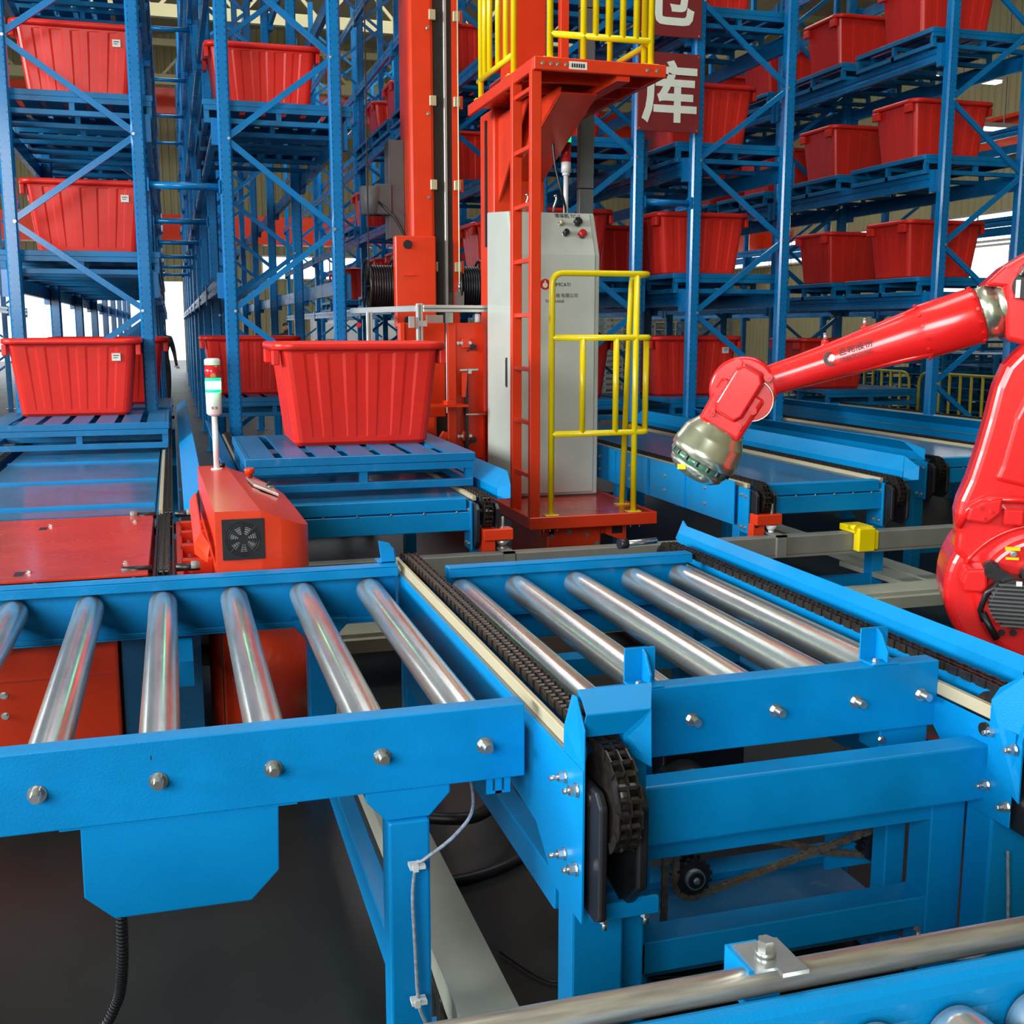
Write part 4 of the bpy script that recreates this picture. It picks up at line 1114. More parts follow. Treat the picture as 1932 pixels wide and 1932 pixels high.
chain_conveyor('chain_conveyor', 'furthest right blue chain conveyor, half hidden by the robot arm', 6.15, 7.15, 6.9, 11.0, guides=(True, False))
L1C = chain_conveyor('chain_conveyor', 'blue chain conveyor with dark tread plates behind the red shuttle cart', -1.12, -0.0, 5.27, 12.0, beam=False, guides=(False, True), tread=True)
# side stiffeners on the conveyor beside the crane platform
sp = MB(); sp.box(2.878, 5.4, 0.565, 2.884, 9.0, 0.80); sp.build('side_sheet', BLUE, [o for o in COL.objects if o.get('label', '').startswith('blue chain conveyor behind the robot gripper')][0])
CA = [o for o in COL.objects if o.get('label', '').startswith('blue chain conveyor behind the robot gripper')][0]
for y in (5.75, 6.3, 6.85, 7.4, 7.95):
    for z in (0.63, 0.72): bolt(CA, (2.878, y, z), (-1, 0, 0), 0.011)
    m = MB(); m.box(2.870, y + 0.25, 0.565, 2.878, y + 0.26, 0.79); m.build('stiffener', BLUE, CA)

# pallets and tubs standing on the conveyors
pallet('steel_pallet', 0.905, 5.62, 0.982, 'blue steel pallet in front under the nearest red tub', 'blue steel pallets on the conveyors')
tub(0.985, 6.44, 0.982, 'nearest large red ribbed tub, standing alone on a blue pallet left of the crane', 'red tubs on the conveyors')
pallet('steel_pallet', -0.625, 8.05, 0.982, 'blue steel pallet behind the red shuttle cart at far left', 'blue steel pallets on the conveyors')
tub(-0.69, 9.08, 0.982, 'large red ribbed tub with a sticker at the left edge, on the low pallet', 'red tubs on the conveyors', True)
pallet('steel_pallet', -0.60, 9.6, 0.982, 'blue steel pallet hidden behind the tub at far left', 'blue steel pallets on the conveyors')
tub(-0.50, 10.3, 0.982, 'red tub peeping out behind the one at the left edge', 'red tubs on the conveyors')
pallet('steel_pallet', 0.90, 10.7, 0.982, 'blue steel pallet behind the nearest tub, inside the rack', 'blue steel pallets on the conveyors')
tub(0.74, 11.5, 0.982, 'shaded red tub low in the rack behind the nearest tub', 'red tubs on the conveyors')
pallet('steel_pallet', 3.49, 9.4, 0.982, 'blue steel pallet low behind the yellow railing', 'blue steel pallets on the conveyors')
tub(3.42, 10.0, 0.982, 'shaded red tub low behind the yellow railing', 'red tubs on the conveyors')
pallet('steel_pallet', 4.92, 9.4, 0.982, 'blue steel pallet low behind the robot wrist', 'blue steel pallets on the conveyors')
tub(4.74, 10.05, 0.982, 'red tub with a sticker low behind the robot wrist', 'red tubs on the conveyors', True)
pallet('steel_pallet', 7.49, 10.9, 0.94, 'blue steel pallet seen under the robot forearm', 'blue steel pallets on the conveyors')
tub(7.16, 11.5, 0.94, 'red tub showing just below the robot forearm', 'red tubs on the conveyors')

# ------------------------------------------------------------------ red shuttle cart
SH = thing('shuttle_cart', 'red shuttle cart with a fan in its rounded drive housing, behind the left roller conveyor', 'shuttle cart', (-0.4, 4.6, 0))
m = MB(); m.box(-1.55, 3.93, 0.786, -0.112, 5.20, 0.796); m.build('deck_plate', REDW, SH, 0.002)
m = MB(); m.box(-1.55, 3.92, 0.60, -0.112, 3.96, 0.775); m.box(-1.55, 5.18, 0.60, -0.112, 5.2, 0.78); m.box(-0.13, 3.96, 0.60, -0.112, 5.18, 0.78); m.build('deck_frame', RED, SH, 0.003)
m = MB(); m.box(-1.55, 3.98, 0.20, 0.02, 5.15, 0.60); m.build('chassis', RED, SH, 0.01)
chain_run(SH, -0.062, 3.895, 5.24, 0.806, 0.07)
m = MB(); m.box(-0.098, 3.96, 0.74, -0.090, 5.2, 0.775); m.box(-0.034, 3.96, 0.74, -0.026, 5.2, 0.775); m.build('chain_track', BLKSTEEL, SH)
for y, s in ((4.0, 1), (5.19, 1)):
    m = MB(); m.cyl((-0.20, y, 0.795), (-0.10, y, 0.795), 0.014, 12); m.cyl((-0.02, y, 0.795), (0.06, y, 0.795), 0.014, 12); m.build('sprocket_shaft', BLACK, SH)
    m = MB(); m.cyl((0.03, y, 0.80), (0.06, y, 0.80), 0.016, 16); m.build('bearing', GREYR, SH)
    if s and y > 5:
        m = MB(); m.cyl((-0.21, y, 0.80), (-0.18, y, 0.80), 0.016, 16); m.build('bearing', GREYR, SH)
for (x, y) in ((-0.19, 4.12), (-0.185, 5.02), (-0.50, 4.05), (-0.52, 5.0)): bolt(SH, (x, y, 0.796), (0, 0, 1), 0.010)
for x in (-0.16, -0.47): bolt(SH, (x, 3.92, 0.775), (0, -1, 0), 0.011)
m = MB(); m.box(-0.545, 4.00, 0.7962, -0.515, 4.07, 0.7972); m.build('deck_slot', BLACK, SH)
m = MB(); m.box(-0.56, 4.92, 0.7962, -0.53, 4.98, 0.7972); m.build('deck_slot', BLACK, SH)
m = MB(); m.box(-0.02, 3.92, 0.70, 0.10, 3.95, 0.78); m.box(-0.02, 3.95, 0.60, 0.005, 5.2, 0.76); m.build('side_frame', RED, SH, 0.003)
for y in (4.25, 4.55, 4.85, 5.1):
    m = MB(); m.box(0.0, y - 0.02, 0.72, 0.112, y + 0.02, 0.775); m.build('outrigger', RED, SH, 0.003)
    bolt(SH, (0.03, y - 0.08, 0.74), (0, 0, 1), 0.009)
m = MB(); m.box(-0.03, 3.96, 0.60, 0.112, 5.2, 0.68); m.build('gutter', RED, SH)
m = MB()
m.plate([(0.045, 4.13, 0.815), (0.045, 5.22, 0.815), (0.045, 5.22, 0.850), (0.045, 4.13, 0.850)], 0.006, (1, 0, 0))
m.plate([(0.045, 4.13, 0.850), (0.045, 5.22, 0.850), (0.072, 5.22, 0.885), (0.072, 4.18, 0.885)], 0.006, (0.7, 0, -0.7))
m.plate([(0.045, 4.13, 0.815), (0.045, 4.13, 0.850), (0.072, 4.18, 0.885), (0.096, 4.03, 0.860), (0.085, 4.01, 0.805)], 0.006, (0, 1, 0))
m.build('guide_rail', RED, SH)
# rounded drive housing with a folded sloping lid
plan = [(0.116, 3.955), (0.27, 3.94)]
cx, cy, r = 0.315, 4.07, 0.13
plan += [(cx + r * math.cos(math.radians(a)), cy + r * math.sin(math.radians(a))) for a in range(-80, 1, 10)]
plan += [(0.445, 4.6), (0.44, 4.95), (0.40, 5.15), (0.32, 5.32), (0.19, 5.38), (0.090, 5.36)]
def lid(x, y):
    ridge = 0.27 - (y - 3.94) * 0.035
    z = 0.992 - 0.004 * (y - 3.95)
    if x > ridge: z -= (x - ridge) * 0.42
    return z
m = MB(); n = len(plan)
m.v += [(x, y, 0.17) for x, y in plan] + [(x, y, lid(x, y)) for x, y in plan]
rf = len(m.v); m.v += [(0.27, 3.94, 0.992), (0.215, 5.37, 0.985)]
for k in range(n):
    l = (k + 1) % n; m.f.append((k, l, n + l, n + k)); m.sm.append(1 < k < 12)
m.f.append(tuple(range(n))[::-1]); m.sm.append(False)
right = [n + k for k in range(2, n - 2)]
m.f.append(tuple([rf] + right + [n + n - 2, rf + 1])); m.sm.append(False)
m.f.append((n + 0, rf, rf + 1, n + n - 1)); m.sm.append(False)
m.f.append((n + 0, n + 1, rf)); m.sm.append(False)
m.build('drive_housing', RED, SH, 0.004, 2)
m = MB(); m.prism([(0.118, 3.950), (0.122, 3.950), (0.122, 3.955), (0.118, 3.955)], 'z', 0.20, 0.60); m.build('housing_seam', BLACK, SH)
# axial fan in the housing front
FAN = thing('cooling_fan', None, None, (0.208, 3.945, 0.895)); FAN.parent = SH; FAN.location = (0.208 + 0.4, 3.945 - 4.6, 0.895)
def fan_mesh():
    m = MB(); fx, fz, w = 0.208, 0.895, 0.071; y = 3.936
    N = 40; i = len(m.v); R = 0.062
    for (yy) in (y - 0.004, y + 0.006):
        for k in range(N):
            a = 2 * PI * k / N; c, s_ = math.cos(a), math.sin(a)
            m.v.append((fx + R * c, yy, fz + R * s_))
        for k in range(N):
            a = 2 * PI * k / N; c, s_ = math.cos(a), math.sin(a); q = w / max(abs(c), abs(s_))
            m.v.append((fx + q * c, yy, fz + q * s_))
    for k in range(N):
        l = (k + 1) % N
        m.f += [(i + k, i + l, i + N + l, i + N + k), (i + 2 * N + k, i + 3 * N + k, i + 3 * N + l, i + 2 * N + l), (i + k, i + 2 * N + k, i + 2 * N + l, i + l), (i + N + k, i + N + l, i + 3 * N + l, i + 3 * N + k)]
        m.sm += [False] * 4
    return m
fan_mesh().build('fan_frame', BLACK, FAN)
m = MB()
for r in (0.056, 0.048, 0.040, 0.032, 0.024):
    m.tube([(0.208 + r * math.cos(2 * PI * k / 40), 3.934, 0.895 + r * math.sin(2 * PI * k / 40)) for k in range(40)], 0.0016, 6, True)
for k in range(8):
    a = 2 * PI * k / 8; m.cyl((0.208 + 0.016 * math.cos(a), 3.934, 0.895 + 0.016 * math.sin(a)), (0.208 + 0.063 * math.cos(a), 3.934, 0.895 + 0.063 * math.sin(a)), 0.0018, 6)
m.build('finger_guard', BLACK, FAN)
m = MB(); m.cyl((0.208, 3.936, 0.895), (0.208, 3.950, 0.895), 0.019, 24); m.build('fan_hub', BLACK, FAN)
m = MB()
for k in range(7):
    a = 2 * PI * k / 7; b = a + 0.5
    m.plate([(0.208 + 0.019 * math.cos(a), 3.9345, 0.895 + 0.019 * math.sin(a)), (0.208 + 0.045 * math.cos(a), 3.9345, 0.895 + 0.045 * math.sin(a)), (0.208 + 0.045 * math.cos(b), 3.935, 0.895 + 0.045 * math.sin(b)), (0.208 + 0.019 * math.cos(b), 3.935, 0.895 + 0.019 * math.sin(b))], 0.0012)
m.build('fan_blade', GREYR, FAN)
m = MB(); m.cyl((0.208, 3.9355, 0.895), (0.208, 3.9395, 0.895), 0.062, 32); m.build('fan_backing', BLACK, FAN)
# operator plate on the lid
OP = thing('operator_plate', None, None, (0, 0, 0)); OP.parent = SH; OP.location = (0.34 + 0.4, 4.92 - 4.6, 0.95)
def lidp(x, y, up=0.0): return (x, y, lid(x, y) + up)
m = MB(); c = [(0.285, 4.98), (0.30, 4.74), (0.40, 4.70), (0.395, 5.02)]
m.quadbox([lidp(x, y, 0.001) for x, y in c] + [lidp(x, y, 0.014) for x, y in c]); m.build('plate', ALU, OP, 0.002)
m = MB(); p = Vector(lidp(0.300, 4.97, 0.014)); m.lathe(p, p + Vector((0, 0, 0.05)), [(0, 0.012), (0.018, 0.012), (0.02, 0.020), (0.038, 0.024), (0.044, 0.018)], 18); m.build('stop_button', RED, OP)
m = MB(); p = Vector(lidp(0.375, 4.87, 0.014)); m.cyl(p, p + Vector((0, 0, 0.008)), 0.016, 16); m.build('switch_bezel', ZINC, OP)
m = MB(); m.box(p.x - 0.005, p.y - 0.014, p.z + 0.008, p.x + 0.005, p.y + 0.014, p.z + 0.024); m.cyl(p + Vector((0, 0, 0.006)), p + Vector((0, 0, 0.012)), 0.013, 14); m.build('switch_knob', BLACK, OP)
m = MB(); p = Vector(lidp(0.20, 5.3)); m.cyl(p, p + Vector((0, 0, 0.02)), 0.012, 12); m.build('cable_gland', BLACK, SH)
# black chain link box hanging beside the housing
m = MB(); m.box(0.112, 4.3, 0.62, 0.116, 5.2, 0.95); m.build('dark_gap_plate', RED, SH)
m = MB(); m.box(-0.62, 3.86, 0.20, -0.22, 3.98, 0.60); m.build('motor_cover', RED, SH, 0.01, 2)
m = MB(); m.box(-0.21, 3.90, 0.18, 0.05, 3.98, 0.62); m.build('service_panel', DECKB, SH)
m = MB(); m.box(-0.61, 3.855, 0.475, -0.23, 3.86, 0.48); m.build('cover_seam', REDW, SH)
for z in (0.36, 0.43): bolt(SH, (-0.58, 3.86, z), (0, -1, 0), 0.011)
m = MB(); m.cyl((0.27, 4.08, 0.17), (0.27, 4.08, 0.60), 0.19, 40); m.build('bumper_drum', RED, SH)
# signal tower
TW = thing('signal_tower', 'signal tower with a lit green lamp below a red one, on the red shuttle cart', 'signal light', (0.171, 5.22, 0.98))
def pole(z0, z1, r, mat, name, n=24, r2=None, par=None):
    m = MB(); m.cyl((0.171, 5.22, z0), (0.171, 5.22, z1), r, n, r2); return m.build(name, mat, par or TW)
pole(0.985, 1.235, 0.013, WHITEP, 'pole'); pole(0.985, 0.992, 0.026, WHITEP, 'base_flange')
m = MB(); m.lathe((0.171, 5.22, 1.228), (0.171, 5.22, 1.335), [(0, 0.018), (0.006, 0.028), (0.012, 0.034), (0.103, 0.035), (0.107, 0.035)], 28); m.build('lamp_base', WHITEP, TW)
m = MB(); m.box(0.158, 5.184, 1.268, 0.168, 5.187, 1.271); m.box(0.174, 5.184, 1.268, 0.184, 5.187, 1.271); m.box(0.158, 5.184, 1.262, 0.168, 5.187, 1.265); m.box(0.174, 5.184, 1.262, 0.184, 5.187, 1.265); m.build('sound_slots', BLACK, TW)
pole(1.335, 1.348, 0.035, LAMPG2, 'lens_ring'); pole(1.348, 1.386, 0.0345, LAMPG, 'green_lamp'); pole(1.386, 1.398, 0.035, LAMPG2, 'lens_ring')
pole(1.399, 1.455, 0.0342, LAMPR, 'red_lamp')
m = MB(); m.lathe((0.171, 5.22, 1.456), (0.171, 5.22, 1.486), [(0, 0.035), (0.022, 0.035), (0.028, 0.030), (0.03, 0.02)], 28); m.build('cap', WHITEP, TW)
gl = bpy.data.lights.new('green_lamp_light', 'POINT'); gl.energy = 0.35; gl.color = (0.05, 1.0, 0.35); gl.shadow_soft_size = 0.05
go = bpy.data.objects.new('green_lamp_light', gl); COL.objects.link(go); go.location = (0.171, 5.16, 1.367)

# ------------------------------------------------------------------ stacker crane
CR = thing('stacker_crane', 'tall red stacker crane in the central aisle with platforms, ladder and two masts', 'crane', (2.3, 8.0, 0))
PZ = 0.47
m = MB(); m.box(2.06, 6.45, PZ - 0.012, 2.885, 8.30, PZ); m.build('floor_plate', REDW, CR)
m = MB(); m.box(2.05, 6.44, PZ - 0.075, 2.895, 6.47, PZ + 0.002); m.box(2.05, 6.47, PZ - 0.075, 2.08, 8.05, PZ + 0.002); m.box(2.865, 6.47, PZ - 0.075, 2.895, 8.05, PZ + 0.002); m.build('platform_edge', RED, CR, 0.004)
for (xa, xb) in ((2.2, 2.3), (2.62, 2.72)):
    m = MB(); m.box(xa, 6.7, 0.30, xb, 9.8, PZ - 0.012); m.build('base_beam', RED, CR, 0.004)
m = MB(); m.box(2.25, 6.7, 0.05, 2.62, 7.5, 0.36); m.build('wheel_box', RED, CR, 0.01)
m = MB(); m.box(2.25, 9.6, 0.05, 2.62, 10.4, 0.5); m.build('wheel_box', RED, CR, 0.01)
for (x, z) in ((2.28, 0.30), (2.40, 0.32), (2.52, 0.30), (2.33, 0.20), (2.5, 0.18), (2.59, 0.24)): bolt(CR, (x, 6.7, z), (0, -1, 0), 0.014, GREYR)
m = MB()
m.prism([(2.62, PZ - 0.075), (2.76, PZ - 0.075), (2.76, 0.26), (2.70, 0.28), (2.62, 0.31)], 'y', 6.62, 6.635)
m.build('buffer_bracket', RED, CR)
m = MB(); m.box(2.66, 6.61, 0.315, 2.73, 6.62, 0.36); m.build('bracket_slot', BLACK, CR)
for x in (2.16, 2.20, 2.25, 2.74, 2.80): stud(CR, (x, 6.5, PZ - 0.072), (0, 0, -1), 0.008, 0.03)
# ladder
for y, x in ((6.47, 2.085), (6.85, 2.085)):
    m = MB(); m.box(x - 0.033, y - 0.022, PZ, x + 0.033, y + 0.022, 3.12); m.build('ladder_rail', RED, CR, 0.005, 2)
z = 0.72
while z < 3.1:
    m = MB(); m.box(2.065, 6.49, z - 0.013, 2.105, 6.83, z + 0.013); m.build('rung', RED, CR, 0.003); z += 0.325
# upper platform with its gusset
UZ = 3.15
m = MB(); m.box(2.07, 6.42, UZ - 0.012, 2.87, 7.93, UZ); m.build('floor_plate', REDW, CR)
m = MB(); m.box(2.06, 6.41, UZ - 0.07, 2.88, 6.44, UZ + 0.002); m.box(2.06, 6.44, UZ - 0.07, 2.09, 7.93, UZ + 0.002); m.box(2.85, 6.44, UZ - 0.07, 2.88, 7.93, UZ + 0.002); m.build('platform_edge', RED, CR, 0.004)
for y in (6.75, 7.1): 
    m = MB(); m.box(2.09, y, UZ - 0.065, 2.85, y + 0.02, UZ - 0.012); m.build('floor_rib', RED, CR)
m = MB(); m.box(2.58, 6.44, UZ - 0.10, 2.66, 7.4, UZ - 0.012); m.build('floor_rib', RED, CR)
m = MB()
for x in (2.36, 2.60): m.prism([(7.90, 2.66), (7.90, UZ - 0.07), (6.82, UZ - 0.07), (6.82, UZ - 0.10)], 'x', x - 0.006, x + 0.006)
m.plate([(2.36, 7.90, 2.66), (2.60, 7.90, 2.66), (2.60, 6.82, UZ - 0.10), (2.36, 6.82, UZ - 0.10)], 0.01, (0, -0.4, -0.9))
m.build('gusset', RED, CR)
m = MB(); m.plate([(2.27, 7.89, 2.50), (2.27, 7.89, UZ - 0.07), (2.27, 7.2, UZ - 0.07)], 0.012, (1, 0, 0)); m.build('gusset', RED, CR)
for (x, y) in ((2.11, 6.62), (2.16, 6.45), (2.20, 6.45), (2.25, 6.45), (2.76, 6.45), (2.82, 6.45)): bolt(CR, (x, 6.41, UZ - 0.035), (0, -1, 0), 0.010)
m = MB(); m.box(2.27, 6.408, UZ - 0.058, 2.38, 6.41, UZ - 0.015); pl = m.build('rating_plate', LABELW, CR)
m = MB()
for k in range(6): m.box(2.285 + k * 0.014, 6.4072, UZ - 0.048, 2.295 + k * 0.014, 6.408, UZ - 0.026)
m.build('plate_print', PRINT, pl)
# near mast
m = MB(); m.box(2.235, 7.90, PZ, 2.62, 8.25, UZ - 0.01); m.build('mast_column', RED, CR, 0.012, 2)
m = MB(); m.box(2.375, 7.88, UZ, 2.62, 8.20, 8.6); m.build('mast_column', RED, CR, 0.01, 2)
m = MB(); m.box(2.63, 7.60, UZ, 2.69, 7.66, 5.2); m.build('guard_post', RED, CR, 0.004)
m = MB(); m.box(2.55, 7.61, UZ + 0.04, 2.63, 7.65, UZ + 0.10); m.build('guard_rail', RED, CR)
m = MB(); m.box(2.222, 8.05, 2.2, 2.236, 8.08, UZ - 0.07); m.build('cable_strip', BLACK, CR)
# grey cable duct beside the near mast
for k in range(9):
    z0 = 2.0 + k * 0.62
    m = MB(); m.box(2.885, 7.9, z0, 3.0 - 0.005, 7.96, z0 + 0.612); m.build('duct_section', DKGREY, CR, 0.003)
# far mast with guide rail and rope
m = MB(); m.box(1.93, 9.32, 0.5, 2.14, 9.72, 8.6); m.build('mast_column', RED, CR, 0.03, 2)
m = MB(); m.box(2.135, 9.36, 0.5, 2.34, 9.46, 8.6); m.build('guide_channel', GUIDE, CR, 0.004)
m = MB(); m.box(2.225, 9.335, 0.9, 2.25, 9.36, 8.6); m.build('guide_rail', ALU, CR, 0.003)
m = MB(); m.box(2.295, 9.33, 0.9, 2.345, 9.40, 8.6); m.build('guide_flange', RED, CR)
for k in range(9):
    z0 = 2.12 + k * 0.66
    for x in (2.10, 2.30):
        m = MB(); m.box(x, 9.30, z0 - 0.04, x + 0.055, 9.335, z0 + 0.04); m.build('rail_clamp', BRASS, CR, 0.004)
    m = MB(); m.box(2.335, 9.32, z0 - 0.05, 2.38, 9.36, z0 + 0.05); m.build('clamp_lug', RED, CR)
    bolt(CR, (2.09, 9.318, z0 - 0.10), (0, -1, 0), 0.014)
m = MB(); m.cyl((2.335, 9.30, 1.98), (2.335, 9.30, 8.6), 0.006, 8); m.build('hoist_rope', BRASS, CR)
m = MB(); m.cyl((2.335, 9.30, 1.92), (2.335, 9.30, 2.0), 0.014, 10); m.box(2.30, 9.28, 1.76, 2.37, 9.32, 1.92); m.build('rope_shackle', ZINC, CR)
m = MB(); m.box(1.78, 9.22, 1.62, 2.12, 9.32, 2.36); m.build('winch_plate', RED, CR, 0.01)
for z in (1.68, 2.29): 
    m = MB(); m.cyl((1.88, 9.20, z), (1.88, 9.22, z), 0.035, 20); m.build('grommet', BLACK, CR)
m = MB(); m.box(1.84, 9.205, 2.04, 1.93, 9.22, 2.05); m.build('plate_lip', RED, CR)
for (xa, xb, s) in ((1.60, 1.80, -1), (2.36, 2.55, 1)):
    D = thing('cable_drum', None, None, (0, 0, 0)); D.parent = CR; D.location = (0.5 * (xa + xb) - 2.3, 9.5 - 8.0, 1.96)
    m = MB(); m.cyl((xa, 9.5, 1.96), (xb, 9.5, 1.96), 0.155, 32); m.build('drum_core', BLACK, D)
    m = MB()
    k = xa + 0.012
    while k < xb - 0.01:
        m.tube([(k, 9.5 + 0.168 * math.cos(2 * PI * q / 32), 1.96 + 0.168 * math.sin(2 * PI * q / 32)) for q in range(32)], 0.010, 6, True); k += 0.021
    m.build('wound_cable', BLACK, D, kind='stuff')
    for x in (xa - 0.01, xb + 0.01):
        m = MB()
        m.tube([(x, 9.5 + 0.225 * math.cos(2 * PI * q / 36), 1.96 + 0.225 * math.sin(2 * PI * q / 36)) for q in range(36)], 0.010, 6, True)
        for q in range(8):
            a = 2 * PI * q / 8; m.cyl((x, 9.5, 1.96), (x, 9.5 + 0.225 * math.cos(a), 1.96 + 0.225 * math.sin(a)), 0.007, 6)
        m.build('drum_flange', BLKSTEEL, D)
# motor and grey ducting on the far mast
m = MB(); m.box(1.80, 9.55, 2.36, 1.93, 9.75, 3.16); m.build('cable_tray', DKGREY, CR, 0.004)
m = MB(); m.cyl((1.66, 9.6, 2.78), (1.66, 9.6, 2.55), 0.10, 24, 0.085); m.box(1.68, 9.52, 2.55, 1.82, 9.66, 2.80); m.build('hoist_motor', DKGREY, CR, 0.01)
hz = [(1.70, 9.5, 2.65), (1.74, 9.45, 2.60), (1.82, 9.42, 2.52), (1.90, 9.42, 2.38), (1.93, 9.42, 2.25)]
m = MB(); m.tube(hz, 0.012, 8); m.build('motor_cable', BLACK, CR)
m = MB(); m.cyl((1.54, 9.1, 2.10), (1.56, 9.1, 8.0), 0.006, 6); m.build('pendant_cable', BLACK, CR)
# load carriage between the masts
LCg = thing('load_carriage', 'red load carriage of the crane framed by aluminium profiles, behind the nearest tub', 'carriage', (1.9, 8.1, 0.7))
m = MB(); m.box(1.60, 8.22, 0.96, 1.95, 8.26, 1.655); m.build('back_panel', RED, LCg, 0.004)
m = MB(); m.box(1.925, 8.02, 0.62, 1.985, 8.06, 1.66); m.build('panel_flange', RED, LCg, 0.003)
m = MB(); m.box(1.985, 8.05, 0.66, 2.20, 8.09, 1.655); m.build('side_panel', RED, LCg, 0.004)
m = MB(); m.box(1.60, 8.16, 0.90, 1.635, 8.22, 1.655); m.build('panel_flange', RED, LCg, 0.003)
m = MB(); m.box(2.08, 8.085, 0.30, 2.22, 8.30, 1.0); m.build('lower_plate', RED, LCg)
for z in (1.51, 0.83):
    m = MB(); m.box(2.03, 8.02, z - 0.035, 2.10, 8.05, z + 0.035); m.build('roller_block', RED, LCg, 0.004)
    for x in (2.00, 2.025, 2.09): bolt(LCg, (x, 8.02, z), (0, -1, 0), 0.011)
    m = MB(); m.box(2.09, 8.0, z - 0.05, 2.13, 8.04, z - 0.01); m.cyl((2.06, 8.0, z - 0.06), (2.12, 8.0, z - 0.02), 0.006, 6); m.build('guide_roller', BLACK, LCg)
m = MB(); m.plate([(2.06, 8.0, 1.30), (2.02, 8.0, 1.30), (2.02, 8.0, 1.12), (2.045, 8.0, 1.12)], 0.02, (0, -1, 0)); m.build('brake_lever', RED, LCg)
m = MB(); m.cyl((2.00, 7.98, 1.315), (2.14, 7.98, 1.318), 0.010, 8); m.box(2.06, 7.96, 1.29, 2.085, 7.99, 1.325); m.build('lever_pin', ZINC, LCg)
m = MB(); m.box(1.72, 7.8, 1.06, 2.02, 8.02, 1.075); m.box(1.87, 7.82, 1.075, 1.93, 7.98, 1.10); m.build('step_plate', RED, LCg)
m = MB(); m.plate([(1.80, 7.9, 0.78), (1.86, 7.9, 0.88), (1.90, 7.9, 0.87), (1.86, 7.9, 0.76)], 0.05, (0, 1, 0)); m.build('fork_guide', RED, LCg)
m = MB(); m.cyl((2.05, 8.0, 0.99), (2.20, 8.0, 0.99), 0.008, 8); m.build('pull_rod', ZINC, LCg)
m = MB(); m.box(2.05, 8.0, 0.40, 2.07, 8.1, 1.3); m.build('chain_cover', BLACK, LCg)
def prof(name, p, q, w=0.045):
    m = MB(); m.bar(p, q, w, w); d = Vector(q) - Vector(p)
    o = m.build(name, ALU, LCg, 0.003)
    g = MB()
    if abs(d.z) > abs(d.x) + abs(d.y): g.box(p[0] - 0.005, p[1] - w / 2 - 0.0006, min(p[2], q[2]) + 0.01, p[0] + 0.005, p[1] - w / 2, max(p[2], q[2]) - 0.01)
    elif abs(d.x) > abs(d.y): g.box(min(p[0], q[0]), p[1] - w / 2 - 0.0006, p[2] - 0.005, max(p[0], q[0]), p[1] - w / 2, p[2] + 0.005)
    if g.v: g.build('profile_groove', DKGREY, o)
prof('profile_rail', (1.725, 7.95, 1.755), (2.25, 7.95, 1.755), 0.05); prof('profile_post', (1.700, 7.95, 0.9), (1.700, 7.95, 1.79), 0.045)
prof('profile_rail', (1.700, 7.98, 1.755), (1.42, 9.2, 1.755), 0.045); prof('profile_post', (1.45, 8.6, 0.9), (1.45, 8.6, 1.74), 0.045)
m = MB(); m.box(1.68, 7.92, 1.63, 1.75, 7.98, 1.67); m.box(1.62, 7.9, 1.62, 1.655, 7.95, 1.70); m.build('corner_joint', ALU, LCg)
m = MB(); m.box(1.75, 7.93, 1.655, 1.87, 7.97, 1.71); m.box(1.90, 7.96, 1.655, 1.95, 7.99, 1.73); m.build('sensor_block', ZINC, LCg)
m = MB(); m.cyl((1.36, 8.55, 1.64), (1.36, 8.53, 1.64), 0.018, 14); m.build('reflector', LAMPR, LCg)
m = MB(); m.cyl((2.15, 8.03, 1.66), (2.15, 8.03, 1.72), 0.02, 12); m.build('lamp_socket', WHITEP, LCg)
# control cabinet on the platform
CB = thing('control_cabinet', 'tall pale grey control cabinet with a sloping top panel on the crane platform', 'cabinet', (2.52, 7.5, PZ))
cx0, cx1, cyf, cyb = 2.235, 2.80, 7.22, 7.40 + 0.42
sidep = [(cyf, PZ + 0.01), (cyf, 2.10), (cyf + 0.13, 2.40), (cyf + 0.18, 2.43), (7.41, 2.43), (7.41, PZ + 0.01)]
cx0b = 2.195
m = MB(); m.prism([(y, z) for y, z in [(cyf + 0.02, PZ + 0.01), (cyf + 0.02, 2.10), (cyf + 0.14, 2.385), (7.87, 2.425), (7.87, PZ + 0.01)]], 'x', 2.18, 2.795); m.build('cabinet_body', CAB, CB, 0.010, 2)
m = MB(); m.prism([(cyf, PZ + 0.03), (cyf, 2.10), (cyf + 0.12, 2.38), (cyf + 0.14, 2.38), (cyf + 0.02, 2.10), (cyf + 0.02, PZ + 0.03)], 'x', 2.215, 2.755); m.build('cabinet_door', CAB, CB, 0.004, 2)
m = MB(); m.box(2.19, 7.25, PZ, 2.785, 7.85, PZ + 0.012); m.build('plinth', DKGREY, CB)
m = MB(); m.box(2.174, 7.36, 1.22, 2.18, 7.39, 1.42); m.cyl((2.172, 7.375, 1.23), (2.172, 7.375, 1.41), 0.004, 8); m.build('door_handle', BLACK, CB, 0.002)
for x in (2.30, 2.50):
    m = MB(); m.tube([(x, 7.36, 2.39), (x + 0.005, 7.35, 2.43), (x + 0.02, 7.35, 2.47), (x + 0.018, 7.35, 2.50), (x + 0.005, 7.35, 2.49)], 0.008, 8); m.build('lifting_eye', ZINC, CB)
def slope(x, z, up=0.0):  # point on the sloping panel
    t = (z - 2.10) / 0.28; y = cyf + 0.12 * t
    return Vector((x, y, z)) + Vector((0, -0.92, 0.39)) * up
nrm = Vector((0, -0.92, 0.39))
